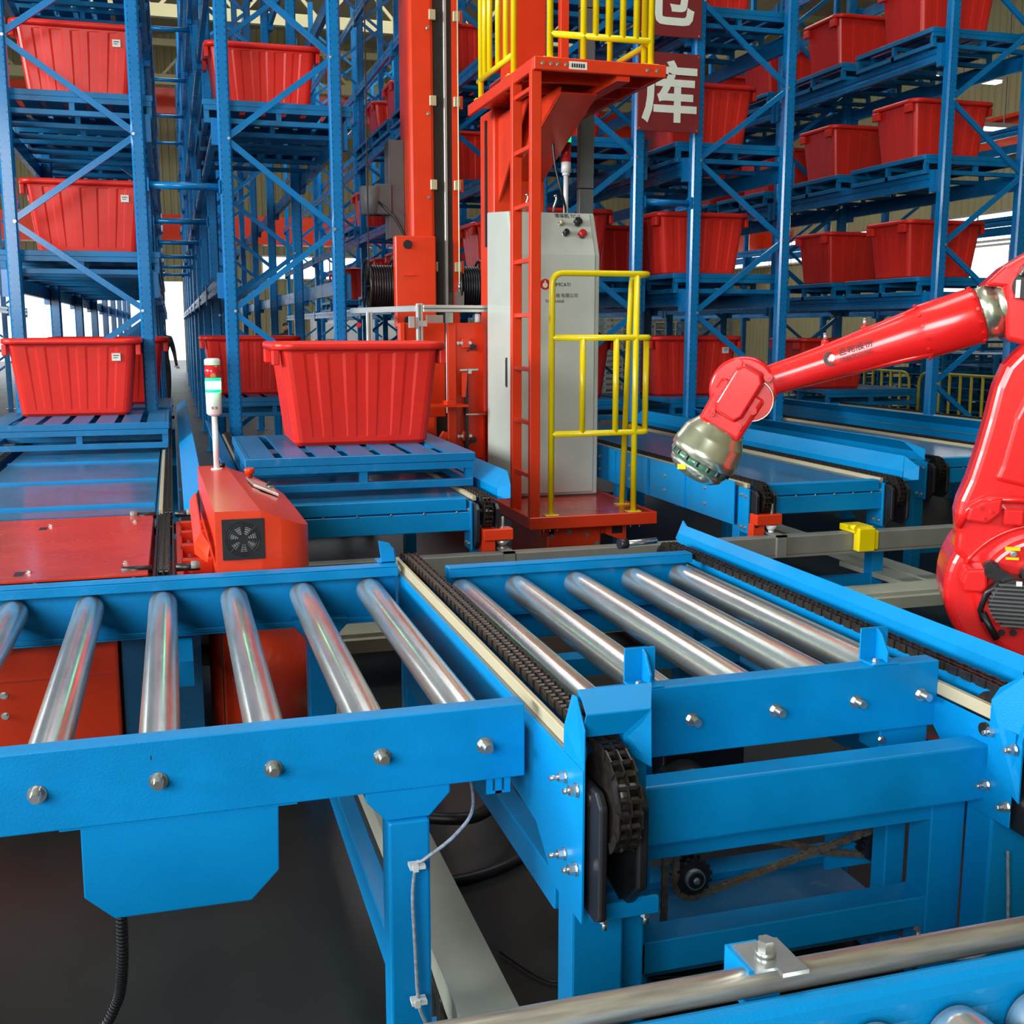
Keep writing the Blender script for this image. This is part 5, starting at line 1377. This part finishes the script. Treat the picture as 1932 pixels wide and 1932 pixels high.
for (x, z, r, mt, nm) in ((2.535, 2.305, 0.014, BRASS, 'key_switch'), (2.655, 2.315, 0.026, BLACK, 'selector_switch'), (2.56, 2.24, 0.020, BLACK, 'selector_switch'), (2.675, 2.235, 0.026, LAMPR, 'stop_button')):
    p = slope(x, z); m = MB(); m.cyl(p, p + nrm * 0.008, r * 1.15, 20); b = m.build('bezel', ZINC, CB)
    m = MB(); m.lathe(p + nrm * 0.008, p + nrm * 0.05, [(0, r * 0.7), (0.012, r * 0.75), (0.016, r), (0.030, r), (0.036, r * 0.7)], 18); m.build(nm, mt, CB)
ud = Vector((0, 0.39, 0.92))
text_obj('cabinet_code', '堆垛机 TC-2', 0.034, PRINT, CB, slope(2.50, 2.350, 0.002), (1, 0, 0), ud, 0.0006)
m = MB(); m.cyl((2.40, cyf, 1.905), (2.40, cyf - 0.001, 1.905), 0.036, 28); lg = m.build('round_logo', LAMPR, CB)
m = MB(); m.cyl((2.40, cyf - 0.001, 1.900), (2.40, cyf - 0.0018, 1.900), 0.018, 20); m.box(2.395, cyf - 0.0018, 1.915, 2.405, cyf - 0.001, 1.93); m.build('logo_mark', LABELW, lg)
text_obj('maker_name', 'CIMCATI', 0.034, PRINT, CB, (2.445, cyf - 0.0005, 1.893), (1, 0, 0), (0, 0, 1), 0.0006)
text_obj('company_line', '系统·有限公司', 0.030, PRINT, CB, (2.445, cyf - 0.0005, 1.822), (1, 0, 0), (0, 0, 1), 0.0004)
text_obj('company_line', 'TC CRANE', 0.028, PRINT, CB, (2.40, cyf - 0.0005, 1.785), (1, 0, 0), (0, 0, 1), 0.0004)
hose('control_cable', [(2.50, 7.40, 2.95), (2.52, 7.38, 2.70), (2.56, 7.36, 2.52), (2.60, 7.40, 2.43), (2.62, 7.45, 2.40)], 0.008, BLACK, 'black and green cable dropping onto the grey cabinet\'s top', 'cable')
T2 = thing('signal_tower', 'white signal tower with red and green lamps on the grey cabinet\'s top', 'signal light', (2.675, 7.6, 2.41))
def tw(z0, z1, r, mat, name):
    m = MB(); m.cyl((2.675, 7.6, z0), (2.675, 7.6, z1), r, 20); m.build(name, mat, T2)
tw(2.41, 2.66, 0.017, WHITEP, 'pole'); tw(2.66, 2.68, 0.026, WHITEP, 'collar'); tw(2.68, 2.75, 0.034, WHITEP, 'lamp_base'); tw(2.75, 2.88, 0.034, LAMPR, 'red_lamp'); tw(2.88, 2.93, 0.034, LAMPG2, 'green_lamp')

# yellow railings
def bend(pts, r=0.06, n=6):
    P = [Vector(p) for p in pts]; out = [P[0]]
    for i in range(1, len(P) - 1):
        a = (P[i - 1] - P[i]).normalized(); b = (P[i + 1] - P[i]).normalized()
        s = P[i] + a * r; e = P[i] + b * r
        for k in range(n + 1):
            t = k / n; out.append(s * (1 - t) ** 2 + P[i] * 2 * t * (1 - t) + e * t ** 2)
    out.append(P[-1]); return out
def railing(name, label, parts, mat=YEL, r=0.019, flanges=()):
    c = parts[0][1][0]; t = thing(name, label, 'railing', (c[0], c[1], c[2]))
    for nm, pts in parts:
        m = MB(); m.tube(pts, r, 14); m.build(nm, mat, t)
    for (x, y, z) in flanges:
        m = MB(); m.box(x - 0.045, y - 0.03, z, x + 0.045, y + 0.03, z + 0.008); f = m.build('foot_flange', mat, t, 0.002)
        bolt(f, (x + 0.034, y, z + 0.008), (0, 0, 1), 0.007); bolt(f, (x - 0.034, y, z + 0.008), (0, 0, 1), 0.007)
    return t
FY = 6.50
railing('safety_railing', 'yellow tube railing on the lower crane platform in front of the cabinet', [
    ('rail_frame', bend([(2.205, FY, PZ), (2.205, FY, 1.945), (2.845, FY, 1.945), (2.845, FY + 0.30, 1.945), (2.80, FY + 0.30, PZ)], 0.075)),
    ('post', [(2.755, FY, PZ), (2.755, FY, 1.935)]),
    ('mid_rail', bend([(2.205, FY, 1.560), (2.845, FY, 1.560), (2.845, FY + 0.28, 1.560)], 0.03)),
    ('lower_rail', bend([(2.205, FY, 0.975), (2.845, FY, 0.975), (2.845, FY + 0.28, 0.985)], 0.05)),
    ('baluster', [(2.405, FY, 0.975), (2.405, FY, 1.56)]), ('baluster', [(2.625, FY, 0.975), (2.625, FY, 1.56)]), ('baluster', [(2.838, FY + 0.03, 0.985), (2.838, FY + 0.03, 1.55)])],
    flanges=[(2.205, FY, PZ), (2.755, FY, PZ), (2.80, FY + 0.30, PZ)])
parts = [('rail_frame', bend([(2.17, FY - 0.04, UZ), (2.17, FY - 0.04, 4.25), (2.80, FY - 0.04, 4.25), (2.80, FY - 0.04, UZ)], 0.075)),
         ('lower_rail', bend([(2.17, FY - 0.04, UZ + 0.14), (2.815, FY - 0.04, UZ + 0.14), (2.815, FY + 0.5, UZ + 0.14)], 0.04)),
         ('side_frame', bend([(2.80, FY + 0.06, UZ), (2.80, FY + 0.06, 4.25), (2.80, FY + 0.62, 4.25), (2.80, FY + 0.62, UZ)], 0.075))]
for x in (2.375, 2.45, 2.53, 2.62, 2.705): parts.append(('baluster', [(x, FY - 0.04, UZ + (0.14 if x not in (2.375,) else 0.0)), (x, FY - 0.04, 4.25)]))
railing('safety_railing', 'yellow tube railing on the front of the high crane platform, below the top edge', parts, flanges=[(2.17, FY - 0.04, UZ), (2.80, FY - 0.04, UZ)])
parts = [('rail_frame', bend([(2.10, 6.95, UZ), (2.10, 6.95, 4.25), (2.10, 7.72, 4.25), (2.10, 7.72, UZ)], 0.075)), ('lower_rail', [(2.10, 6.95, UZ + 0.13), (2.10, 7.78, UZ + 0.13)])]
for y in (7.12, 7.30, 7.50, 7.62): parts.append(('baluster', [(2.10, y, UZ + 0.13), (2.10, y, 4.25)]))
railing('safety_railing', 'yellow tube railing on the left side of the high crane platform', parts, flanges=[(2.10, 6.95, UZ), (2.10, 7.72, UZ)])

# ------------------------------------------------------------------ sign boards
for i, (ch, z0, z1, lab) in enumerate((('库', 3.27, 3.91, 'dark red sign board with one white Chinese character, the lower board on the rack'), ('仓', 4.04, 4.68, 'dark red sign board cut by the picture\'s top edge, above the other board'))):
    t = thing('sign_board', lab, 'sign', (4.14, 9.17, z0), 'sign boards on the rack')
    m = MB(); m.box(3.86, 9.16, z0, 4.43, 9.175, z1); m.build('board', SIGN, t, 0.002)
    text_obj('character', ch, 0.52, SIGNW, t, (3.895, 9.158, z0 + 0.13), (1, 0, 0), (0, 0, 1), 0.002, 0.012)
    for x in (3.88, 4.41): bolt(t, (x, 9.16, z0 + 0.02), (0, -1, 0), 0.006); bolt(t, (x, 9.16, z1 - 0.02), (0, -1, 0), 0.006)
    m = MB(); m.box(3.90, 9.175, z0 + 0.1, 4.42, 9.24, z0 + 0.13); m.build('mounting_rail', RACKB, t)

# ------------------------------------------------------------------ people far beyond the aisle
def person(x, y, label, shirt, white=False, seated=False, turn=0.0, h=1.72):
    """one continuous skinned body with head, face, hair and clothing"""
    t = thing('person', label, 'person', (x, y, 0)); s = h / 1.72
    J = {'pel': (0, 0, 0.95), 'wai': (0, 0, 1.12), 'che': (0, 0, 1.33), 'nec': (0, 0, 1.48), 'hd0': (0, -0.01, 1.56), 'hd1': (0, 0, 1.68),
         'sl': (-0.19, 0, 1.40), 'el': (-0.25, -0.02, 1.13), 'wl': (-0.22, -0.16, 0.93), 'hl': (-0.21, -0.21, 0.86),
         'sr': (0.19, 0, 1.40), 'er': (0.25, -0.02, 1.13), 'wr': (0.22, -0.16, 0.93), 'hr': (0.21, -0.21, 0.86),
         'jl': (-0.09, 0, 0.90), 'kl': (-0.10, -0.03, 0.50), 'al': (-0.10, 0.02, 0.09), 'tl': (-0.11, -0.14, 0.04),
         'jr': (0.09, 0, 0.90), 'kr': (0.10, -0.03, 0.50), 'ar': (0.10, 0.02, 0.09), 'tr': (0.11, -0.14, 0.04)}
    R = {'pel': .15, 'wai': .135, 'che': .155, 'nec': .058, 'hd0': .075, 'hd1': .088, 'sl': .072, 'el': .046, 'wl': .032, 'hl': .035, 'jl': .095, 'kl': .06, 'al': .042, 'tl': .036}
    if seated:
        for k in J:
            a, b, c = J[k]
            if k[0] in 'k': J[k] = (a, -0.42, 0.52)
            elif k[0] in 'a': J[k] = (a, -0.40, 0.09)
            elif k[0] in 't': J[k] = (a, -0.55, 0.04)
            elif k[0] == 'j': J[k] = (a, -0.05, 0.52)
            else: J[k] = (a, b, c - 0.42)
    for k in list(R):
        if k.endswith('l') and k[:-1] + 'r' in J: R[k[:-1] + 'r'] = R[k]
    E_ = [('pel', 'wai'), ('wai', 'che'), ('che', 'nec'), ('nec', 'hd0'), ('hd0', 'hd1'), ('che', 'sl'), ('sl', 'el'), ('el', 'wl'), ('wl', 'hl'), ('che', 'sr'), ('sr', 'er'), ('er', 'wr'), ('wr', 'hr'),
          ('pel', 'jl'), ('jl', 'kl'), ('kl', 'al'), ('al', 'tl'), ('pel', 'jr'), ('jr', 'kr'), ('kr', 'ar'), ('ar', 'tr')]
    ks = list(J); ix = {k: i for i, k in enumerate(ks)}
    me = bpy.data.meshes.new('body'); me.from_pydata([tuple(c * s for c in J[k]) for k in ks], [(ix[a], ix[b]) for a, b in E_], [])
    o = bpy.data.objects.new('body', me); COL.objects.link(o); o.parent = t
    sk = o.modifiers.new('skin', 'SKIN'); ss = o.modifiers.new('sub', 'SUBSURF'); ss.levels = 1; ss.render_levels = 1
    lay = me.skin_vertices[0].data
    for k in ks: r = R.get(k, 0.05) * s; lay[ix[k]].radius = (r, r * (0.72 if k in ('pel', 'wai', 'che') else 1.0)); lay[ix[k]].use_root = (k == 'pel')
    # colours by height: skin for head, neck and hands; clothing elsewhere
    me.materials.append(shirt)
    dz = -0.42 if seated else 0.0
    # head with a face, hair
    hz_ = (1.63 + dz) * s
    m = MB(); m.lathe((x, y, hz_ - 0.13 * s), (x, y, hz_ + 0.12 * s), [(0, 0.03 * s), (0.03 * s, 0.062 * s), (0.09 * s, 0.083 * s), (0.16 * s, 0.088 * s), (0.21 * s, 0.072 * s), (0.245 * s, 0.03 * s)], 20)
    m.prism([(y - 0.10 * s, hz_ - 0.03 * s), (y - 0.085 * s, hz_ + 0.02 * s), (y - 0.07 * s, hz_ - 0.035 * s)], 'x', x - 0.012 * s, x + 0.012 * s)
    for sx in (-1, 1): m.box(x + sx * 0.088 * s - 0.008, y - 0.01, hz_ - 0.03 * s, x + sx * 0.088 * s + 0.008, y + 0.02, hz_ + 0.025 * s)
    m.build('head', SKIN, t)
    m = MB()
    for sx in (-1, 1): m.box(x + sx * 0.032 * s - 0.011, y - 0.089 * s, hz_ + 0.005 * s, x + sx * 0.032 * s + 0.011, y - 0.083 * s, hz_ + 0.017 * s)
    m.box(x - 0.025 * s, y - 0.083 * s, hz_ - 0.062 * s, x + 0.025 * s, y - 0.072 * s, hz_ - 0.055 * s); m.build('face_features', HAIR, t)
    m = MB(); m.lathe((x, y + 0.015 * s, hz_ + 0.02 * s), (x, y + 0.01 * s, hz_ + 0.15 * s), [(0, 0.088 * s), (0.05 * s, 0.098 * s), (0.085 * s, 0.085 * s), (0.11 * s, 0.05 * s), (0.115 * s, 0.01 * s)], 18); m.build('hair', HAIR, t)
    t.rotation_euler = (0, 0, turn)
    for sx, kk in ((-1, 'hl'), (1, 'hr')):
        hx, hy, hzz = J[kk]; m = MB()
        for q in range(4): m.cyl((x + hx * s + (q - 1.5) * 0.018, y + hy * s - 0.02, hzz * s), (x + hx * s + (q - 1.5) * 0.019, y + hy * s - 0.075 + abs(q - 1.5) * 0.008, hzz * s - 0.05), 0.009, 6)
        m.cyl((x + hx * s - sx * 0.035, y + hy * s + 0.01, hzz * s), (x + hx * s - sx * 0.055, y + hy * s - 0.035, hzz * s - 0.02), 0.010, 6)
        m.build('fingers', SKIN, t)
    return t
person(3.17, 33.0, 'person in a dark jacket facing the camera, far down the aisle above the nearest tub', CLOTHD, turn=0.3)
person(2.44, 33.5, 'person in a white shirt far down the aisle, beside the one in the dark jacket', CLOTHW, turn=0.9, h=1.66)
person(-0.19, 24.0, 'person in dark clothes standing far down the gap between the left rack rows', CLOTHD, turn=0.4)

# ------------------------------------------------------------------ yellow barriers and pallet stacks at far right
def barrier(x, y0, y1, label):
    z1 = 1.05
    parts = [('barrier_frame', bend([(x, y0, 0.0), (x, y0, z1), (x, y1, z1), (x, y1, 0.0)], 0.16)), ('bottom_rail', [(x, y0, 0.16), (x, y1, 0.16)])]
    n = max(3, int((y1 - y0) / 0.20))
    for k in range(1, n): parts.append(('baluster', [(x, y0 + (y1 - y0) * k / n, 0.16), (x, y0 + (y1 - y0) * k / n, z1)]))
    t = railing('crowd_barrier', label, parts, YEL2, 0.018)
    t['category'] = 'barrier'
barrier(9.2, 10.0, 12.4, 'nearest yellow crowd barrier, behind the robot\'s forearm at the right')
barrier(9.2, 12.6, 15.0, 'yellow crowd barrier next beyond the nearest one')
barrier(9.2, 15.2, 17.6, 'furthest yellow crowd barrier, low behind the right rack row')
GP = nmat('grey_pallet', (0.50, 0.55, 0.56), 0.4, metal=0.3)
def simple_pallet(x, y, z, mat, label, group):
    key = 'sp' + mat.name
    if key not in _bm:
        mm = MB(); w, d = 0.6, 0.5
        for k in range(6): mm.box(-w + 0.02 + k * 0.2, -d, 0.125, -w + 0.18 + k * 0.2, d, 0.14)
        for q in (-d, d - 0.03):
            mm.box(-w, q, 0.10, w, q + 0.03, 0.125); mm.box(-w, q, 0.0, w, q + 0.03, 0.03)
            for p in (-w, -0.03, w - 0.06): mm.box(p, q, 0.03, p + 0.06, q + 0.03, 0.10)
        o = mm.build('stacked_pallet', mat); _bm[key] = (o.data, []); bpy.data.objects.remove(o)
    o = bpy.data.objects.new('stacked_pallet', _bm[key][0]); COL.objects.link(o); o.location = (x, y, z); tag(o, label, 'pallet', group)
for i, (x, y, n) in enumerate(((9.9, 20.5, 12), (9.9, 22.2, 12), (8.6, 24.0, 13), (8.6, 26.0, 13), (10.4, 27.0, 14))):
    for k in range(n): simple_pallet(x, y, 0.145 * k, GP, 'grey pallet, ' + ORD[k] + ' from the floor, ' + ['nearest', 'second', 'third', 'fourth', 'furthest'][i] + ' grey stack', 'grey pallet stacks')
for i, (x, y, n) in enumerate(((10.2, 13.4, 9), (10.2, 14.9, 10), (11.6, 13.0, 10), (11.6, 14.6, 10), (10.2, 16.4, 10), (10.2, 12.0, 9))):
    for k in range(n): simple_pallet(x, y, 0.145 * k, PALB, 'blue pallet, ' + ORD[k] + ' from the floor, ' + ['second stack', 'third stack', 'rear first stack', 'rear second stack', 'furthest stack', 'nearest stack'][i] + ' behind the yellow barriers', 'blue pallet stacks')

# ------------------------------------------------------------------ robot (built in its own frame: x along the arm plane, y away from the viewer, then turned)
RB = thing('industrial_robot', 'glossy red six-axis robot arm reaching in from the right above the conveyors', 'robot')
WSTEEL = nmat('wrist_steel', (0.74, 0.77, 0.60), 0.24, metal=0.9, var=0.12, nscale=12)  # greenish base tint imitates green reflections on the bare steel
WGREEN = nmat('wrist_green_ring', (0.10, 0.26, 0.17), 0.28, metal=0.5, var=0.4, nscale=30)
m = MB(); m.lathe((0.24, 0.12, 0), (0.24, 0.12, 0.34), [(0, 0.34), (0.03, 0.34), (0.04, 0.29), (0.20, 0.26), (0.34, 0.24)], 40); m.build('base', RROBOT, RB)
m = MB(); m.lathe((0.24, 0.12, 0.34), (0.24, 0.12, 0.52), [(0, 0.23), (0.02, 0.25), (0.12, 0.25), (0.18, 0.18)], 40); m.build('turntable', RROBOT, RB)
cxs, czs = 0.190, 0.740
outer = [(cxs + 0.28 * math.cos(math.radians(a)), czs + 0.275 * math.sin(math.radians(a))) for a in range(0, 360, 7)]
m = MB(); m.prism(outer, 'y', -0.09, 0.26); m.build('shoulder_housing', RROBOT, RB, 0.03, 4)
inner = [(cxs + 0.03 + 0.215 * math.cos(math.radians(a)), czs - 0.01 + 0.215 * math.sin(math.radians(a))) for a in range(0, 360, 8)]
m = MB(); m.prism(inner, 'y', -0.155, -0.08); m.build('shoulder_cover', RROBOT, RB, 0.02, 3)
arm = [(0.14, 1.60), (0.105, 1.559), (0.055, 1.499), (0.030, 1.429), (0.012, 1.324), (-0.010, 1.217), (-0.034, 1.118), (-0.060, 1.045), (-0.068, 0.999), (-0.060, 0.93), (-0.065, 0.86), (0.0, 0.80),
       (0.25, 0.76), (0.42, 0.85), (0.48, 1.00), (0.48, 1.2), (0.45, 1.45), (0.42, 1.62), (0.34, 1.72), (0.22, 1.70)]
m = MB(); m.prism(arm, 'y', -0.10, 0.06); m.build('lower_arm', RROBOT, RB, 0.028, 4)
panel = [(0.20, 1.50), (0.145, 1.46), (0.092, 1.327), (0.062, 1.169), (0.045, 1.120), (0.18, 1.09), (0.38, 1.10), (0.40, 1.30), (0.38, 1.50), (0.30, 1.55)]
m = MB(); m.prism(panel, 'y', -0.125, -0.09); m.build('arm_panel', RROBOT, RB, 0.014, 3)
m = MB(); m.tube([(-0.055, -0.10, 0.955), (-0.03, -0.125, 1.02), (0.03, -0.13, 1.055), (0.12, -0.13, 1.06), (0.22, -0.13, 1.05)], 0.012, 8); m.build('casting_rib', RROBOT, RB)
m = MB(); m.prism([(-0.039, 0.985), (-0.030, 1.028), (0.01, 1.052), (0.071, 1.064), (0.066, 1.012), (0.026, 0.976)], 'y', -0.155, -0.09); g = m.build('name_boss', RROBOT, RB, 0.008, 2)
for (x, z) in ((0.0, 1.030), (0.035, 1.018), (0.012, 0.995)): bolt(g, (x, -0.155, z), (0, -1, 0), 0.007, RROBOT)
m = MB(); m.box(0.076, -0.16, 0.975, 0.139, -0.09, 1.03); m.build('junction_boss', RROBOT, RB, 0.008, 2)
for k in range(3):
    r = 0.275 - k * 0.06
    m = MB(); m.tube([(0.215 + r * math.cos(math.radians(a)), -0.105 - 0.02 * (k > 0), 0.70 + r * math.sin(math.radians(a))) for a in range(92, 158, 6)], 0.008, 8); m.build('casting_rib', RROBOT, RB)
m = MB(); m.prism([(-0.048, 0.788), (-0.035, 0.832), (0.029, 0.838), (0.036, 0.775), (0.02, 0.755), (-0.04, 0.755)], 'y', -0.22, -0.10); m.build('stop_block', RROBOT, RB, 0.010, 2)
m = MB(); m.box(0.086, -0.162, 0.893, 0.132, -0.155, 0.905); m.build('warning_sticker', YEL, RB); bolt(RB, (0.112, -0.162, 0.882), (0, -1, 0), 0.009)
m = MB(); m.box(0.09, -0.162, 0.862, 0.13, -0.155, 0.870); m.build('warning_sticker', YEL, RB)
MT = thing('joint_motor', None, None, (0.118, -0.22, 0.735)); MT.parent = RB
m = MB(); m.cyl((0.118, -0.27, 0.735), (0.118, -0.15, 0.735), 0.080, 28); m.build('motor_body', BLACK, MT, 0.004)
m = MB()
for k in range(11):
    z = 0.662 + k * 0.0135; w = math.sqrt(max(0.0004, 0.086 ** 2 - (z - 0.735) ** 2)); m.box(0.118 - w, -0.278, z, 0.118 + w, -0.27, z + 0.006)
m.build('cooling_fins', DKGREY, MT)
m = MB(); m.cyl((0.045, -0.22, 0.832), (0.045, -0.15, 0.832), 0.026, 18); m.cyl((0.16, -0.22, 0.82), (0.16, -0.15, 0.82), 0.026, 18); m.bar((0.045, -0.21, 0.832), (0.12, -0.21, 0.79), 0.05, 0.04); m.build('cable_gland', BLACK, MT)
for (x, z) in ((0.045, 0.832), (0.055, 0.776), (0.12, 0.630), (0.085, 0.628)): bolt(MT, (x, -0.222, z), (0, -1, 0), 0.010, BLKSTEEL)
m = MB(); m.tube([(0.03, -0.20, 0.66), (0.015, -0.22, 0.70), (0.03, -0.23, 0.76), (0.07, -0.24, 0.80)], 0.010, 8); m.tube([(0.07, -0.23, 0.61), (0.045, -0.24, 0.65), (0.025, -0.22, 0.69)], 0.012, 8); m.build('motor_cable', BLACK, MT)
m = MB(); m.box(0.11, -0.285, 0.80, 0.127, -0.275, 0.815); m.build('motor_label', LABELW, MT)
el = [(0.055, 1.580), (0.16, 1.555), (0.34, 1.58), (0.42, 1.70), (0.40, 1.87), (0.28, 1.96), (0.16, 1.90), (0.099, 1.861), (0.034, 1.819), (-0.027, 1.757), (0.0, 1.752), (0.035, 1.748)]
m = MB(); m.prism(el, 'y', -0.09, 0.16); m.build('elbow_housing', RROBOT, RB, 0.02, 3)
m = MB(); m.cyl((0.105, -0.12, 1.755), (0.105, -0.085, 1.755), 0.046, 24); m.build('elbow_port', BLACK, RB)
m = MB(); m.box(0.066, -0.126, 1.715, 0.080, -0.12, 1.772); m.cyl((0.115, -0.13, 1.78), (0.15, -0.13, 1.81), 0.012, 10); m.tube([(0.08, -0.13, 1.79), (0.10, -0.16, 1.83), (0.14, -0.17, 1.85), (0.20, -0.15, 1.87)], 0.012, 8); m.build('elbow_cable', ZINC, RB)
A = Vector((-0.746, 0, 1.420)); B = Vector((0.11, 0, 1.710)); ax = (B - A).normalized()
m = MB(); m.lathe(A - ax * 0.06, B, [(0, 0.036), (0.04, 0.050), (0.10, 0.055), (0.20, 0.058), (0.27, 0.062), (0.36, 0.067), (0.48, 0.077), (0.56, 0.083), (0.63, 0.091), (0.645, 0.095), (0.80, 0.096), (0.822, 0.092), (0.825, 0.086)], 32)
m.build('forearm', RROBOT, RB)
m = MB(); u = Vector((-ax.z, 0, ax.x)); v = Vector((0, -1, 0))
for k in range(4):
    a = math.radians((25, 150, 215, 320)[k]); d = u * math.cos(a) + v * math.sin(a)
    m.tube([A + ax * 0.28 + d * 0.055, A + ax * 0.42 + d * 0.071, A + ax * 0.52 + d * 0.082, A + ax * 0.585 + d * 0.089], 0.010, 8)
m.build('forearm_rib', RROBOT, RB)
m = MB()
for s0 in (0.575, 0.752):
    for k in range(14):
        a = 2 * PI * k / 14; d = u * math.cos(a) + v * math.sin(a); p = A + ax * s0 + d * 0.094; m.cyl(p, p + d * 0.005, 0.006, 8)
m.build('screw_ring', RROBOT, RB)
m = MB(); m.lathe(A + ax * 0.765, A + ax * 0.88, [(0, 0.082), (0.002, 0.089), (0.05, 0.089), (0.053, 0.084), (0.062, 0.084), (0.064, 0.088), (0.10, 0.088), (0.104, 0.08)], 36); m.build('steel_collar', WSTEEL, RB)
for (s0, zz) in ((0.238, 0.056), (0.375, 0.062)):
    p = A + ax * s0 + Vector((0, 0, zz - 0.01)); m = MB(); m.cyl(p, p + Vector((0, 0, 0.035)), 0.016, 16, 0.012); b = m.build('hose_port', RROBOT, RB)
    m = MB(); m.cyl(p + Vector((0, 0, 0.035)), p + Vector((0, 0, 0.06)), 0.008, 10); m.build('port_fitting', ZINC, b)
xd = (ax + Vector((0, -0.10, 0))).normalized(); yd = Vector((-ax.z * 0.86, 0.22, 0.95)); yd = (yd - xd * yd.dot(xd)).normalized()
def onarm(s0, h): return A + ax * s0 + Vector((0, -0.0685 - (s0 - 0.262) * 0.10, 0)) + yd * h
text_obj('arm_lettering', '巨轮股份', 0.030, PRINT, RB, onarm(0.292, 0.012), xd, yd, 0.0008)
text_obj('arm_lettering', 'GREATOO INC.', 0.0165, PRINT, RB, onarm(0.292, -0.010), xd, yd, 0.0008)
c = onarm(0.262, 0.012); X = Vector(xd); Y = yd
pts = [c + X * (0.022 * math.cos(math.radians(a))) + Y * (0.025 * math.sin(math.radians(a))) for a in range(60, 301, 12)] + [c + X * (0.006 + 0.014 * math.cos(math.radians(a))) + Y * (0.019 * math.sin(math.radians(a))) for a in range(300, 59, -12)]
m = MB(); m.plate(pts, 0.001, X.cross(Y)); m.build('arm_logo', PRINT, RB)
pts = [c + X * (0.008 + 0.010 * math.cos(math.radians(a))) + Y * (0.012 * math.sin(math.radians(a))) for a in range(0, 360, 15)]
m = MB(); m.plate(pts, 0.001, X.cross(Y)); m.build('arm_logo', LABELW, RB)
wc = Vector((-0.795, 0, 1.402)); wd = Vector((-0.50, 0, -0.87)).normalized(); wn = Vector((wd.z, 0, -wd.x))
m = MB(); m.lathe(wc + Vector((0, -0.055, 0)), wc + Vector((0, 0.055, 0)), [(0, 0.108), (0.008, 0.118), (0.10, 0.118), (0.11, 0.108)], 44); m.build('wrist_drum', RROBOT, RB)
m = MB(); m.lathe(wc + Vector((0.035, -0.062, -0.035)), wc + Vector((0.035, 0, -0.035)), [(0, 0.070), (0.006, 0.076), (0.05, 0.076)], 36); m.build('wrist_bearing', RROBOT, RB)
m = MB(); m.tube([tuple(wc + Vector((0.035 + 0.074 * math.cos(2 * PI * k / 36), -0.062, -0.035 + 0.074 * math.sin(2 * PI * k / 36)))) for k in range(36)], 0.0035, 6, True); m.build('bearing_ring', WSTEEL, RB)
P2 = lambda a, b, y: wc + wd * a + wn * b + Vector((0, y, 0))
c = [(-0.01, -0.090), (0.165, -0.085), (0.165, 0.080), (-0.01, 0.085)]
m = MB(); m.quadbox([P2(a, b, -0.08) for a, b in c] + [P2(a, b, 0.08) for a, b in c]); m.build('wrist_fork', RROBOT, RB, 0.016, 3)
oc = [(-0.095, -0.034), (-0.068, -0.058), (0.078, -0.058), (0.108, -0.040), (0.108, 0.040), (0.078, 0.058), (-0.068, 0.058), (-0.095, 0.038)]
m = MB(); n = len(oc); m.v = [tuple(P2(a + 0.005, b + 0.002, -0.075)) for a, b in oc] + [tuple(P2(a * 0.9 + 0.005, b * 0.86 + 0.002, -0.118)) for a, b in oc]
m.f = [tuple(range(n))[::-1], tuple(range(n, 2 * n))] + [(k, (k + 1) % n, n + (k + 1) % n, n + k) for k in range(n)]; m.sm = [False] * (n + 2)
m.build('wrist_cover', RROBOT, RB, 0.006, 2)
for (a, b) in ((-0.085, -0.055), (-0.075, 0.062), (0.04, -0.070), (0.045, 0.068), (0.115, -0.055), (0.12, 0.05)):
    p = P2(a, b, -0.080); m = MB(); m.cyl(p, p + Vector((0, -0.014, 0)), 0.015, 16); lug = m.build('cover_lug', RROBOT, RB)
    bolt(lug, tuple(p + Vector((0, -0.014, 0))), (0, -1, 0), 0.007, RROBOT)
f0 = wc + wd * 0.150 + wn * -0.004
m = MB(); m.lathe(f0, f0 + wd * 0.13, [(0, 0.088), (0.012, 0.092), (0.045, 0.112), (0.055, 0.118), (0.10, 0.124), (0.104, 0.127), (0.135, 0.127), (0.142, 0.118)], 48); m.build('wrist_flange', WSTEEL, RB)
m = MB(); m.lathe(f0 + wd * 0.138, f0 + wd * 0.2, [(0, 0.108), (0.002, 0.114), (0.028, 0.112), (0.032, 0.104)], 44); m.build('seal_ring', WGREEN, RB)
m = MB()
for k in range(16):
    a = 2 * PI * k / 16; q = wn * math.cos(a) + Vector((0, 1, 0)) * math.sin(a); p = f0 + wd * 0.142 + q * 0.113; m.cyl(p, p + wd * 0.016, 0.008, 8)
m.build('flange_screws', BLACK, RB, kind='stuff')
m = MB(); m.lathe(f0 + wd * 0.168, f0 + wd * 0.21, [(0, 0.106), (0.004, 0.108), (0.020, 0.104), (0.040, 0.078), (0.046, 0.062)], 40); m.build('tool_plate', WSTEEL, RB)
p = f0 + wd * 0.186 - wn * -0.04 + Vector((0, -0.100, 0)); m = MB(); m.box(p.x - 0.018, p.y - 0.004, p.z - 0.010, p.x + 0.012, p.y + 0.004, p.z + 0.008); m.build('yellow_tag', YEL, RB)
RB.location = (2.627, 3.2, 0); RB.rotation_euler = (0, 0, -math.radians(33.0))
bpy.context.view_layer.update()
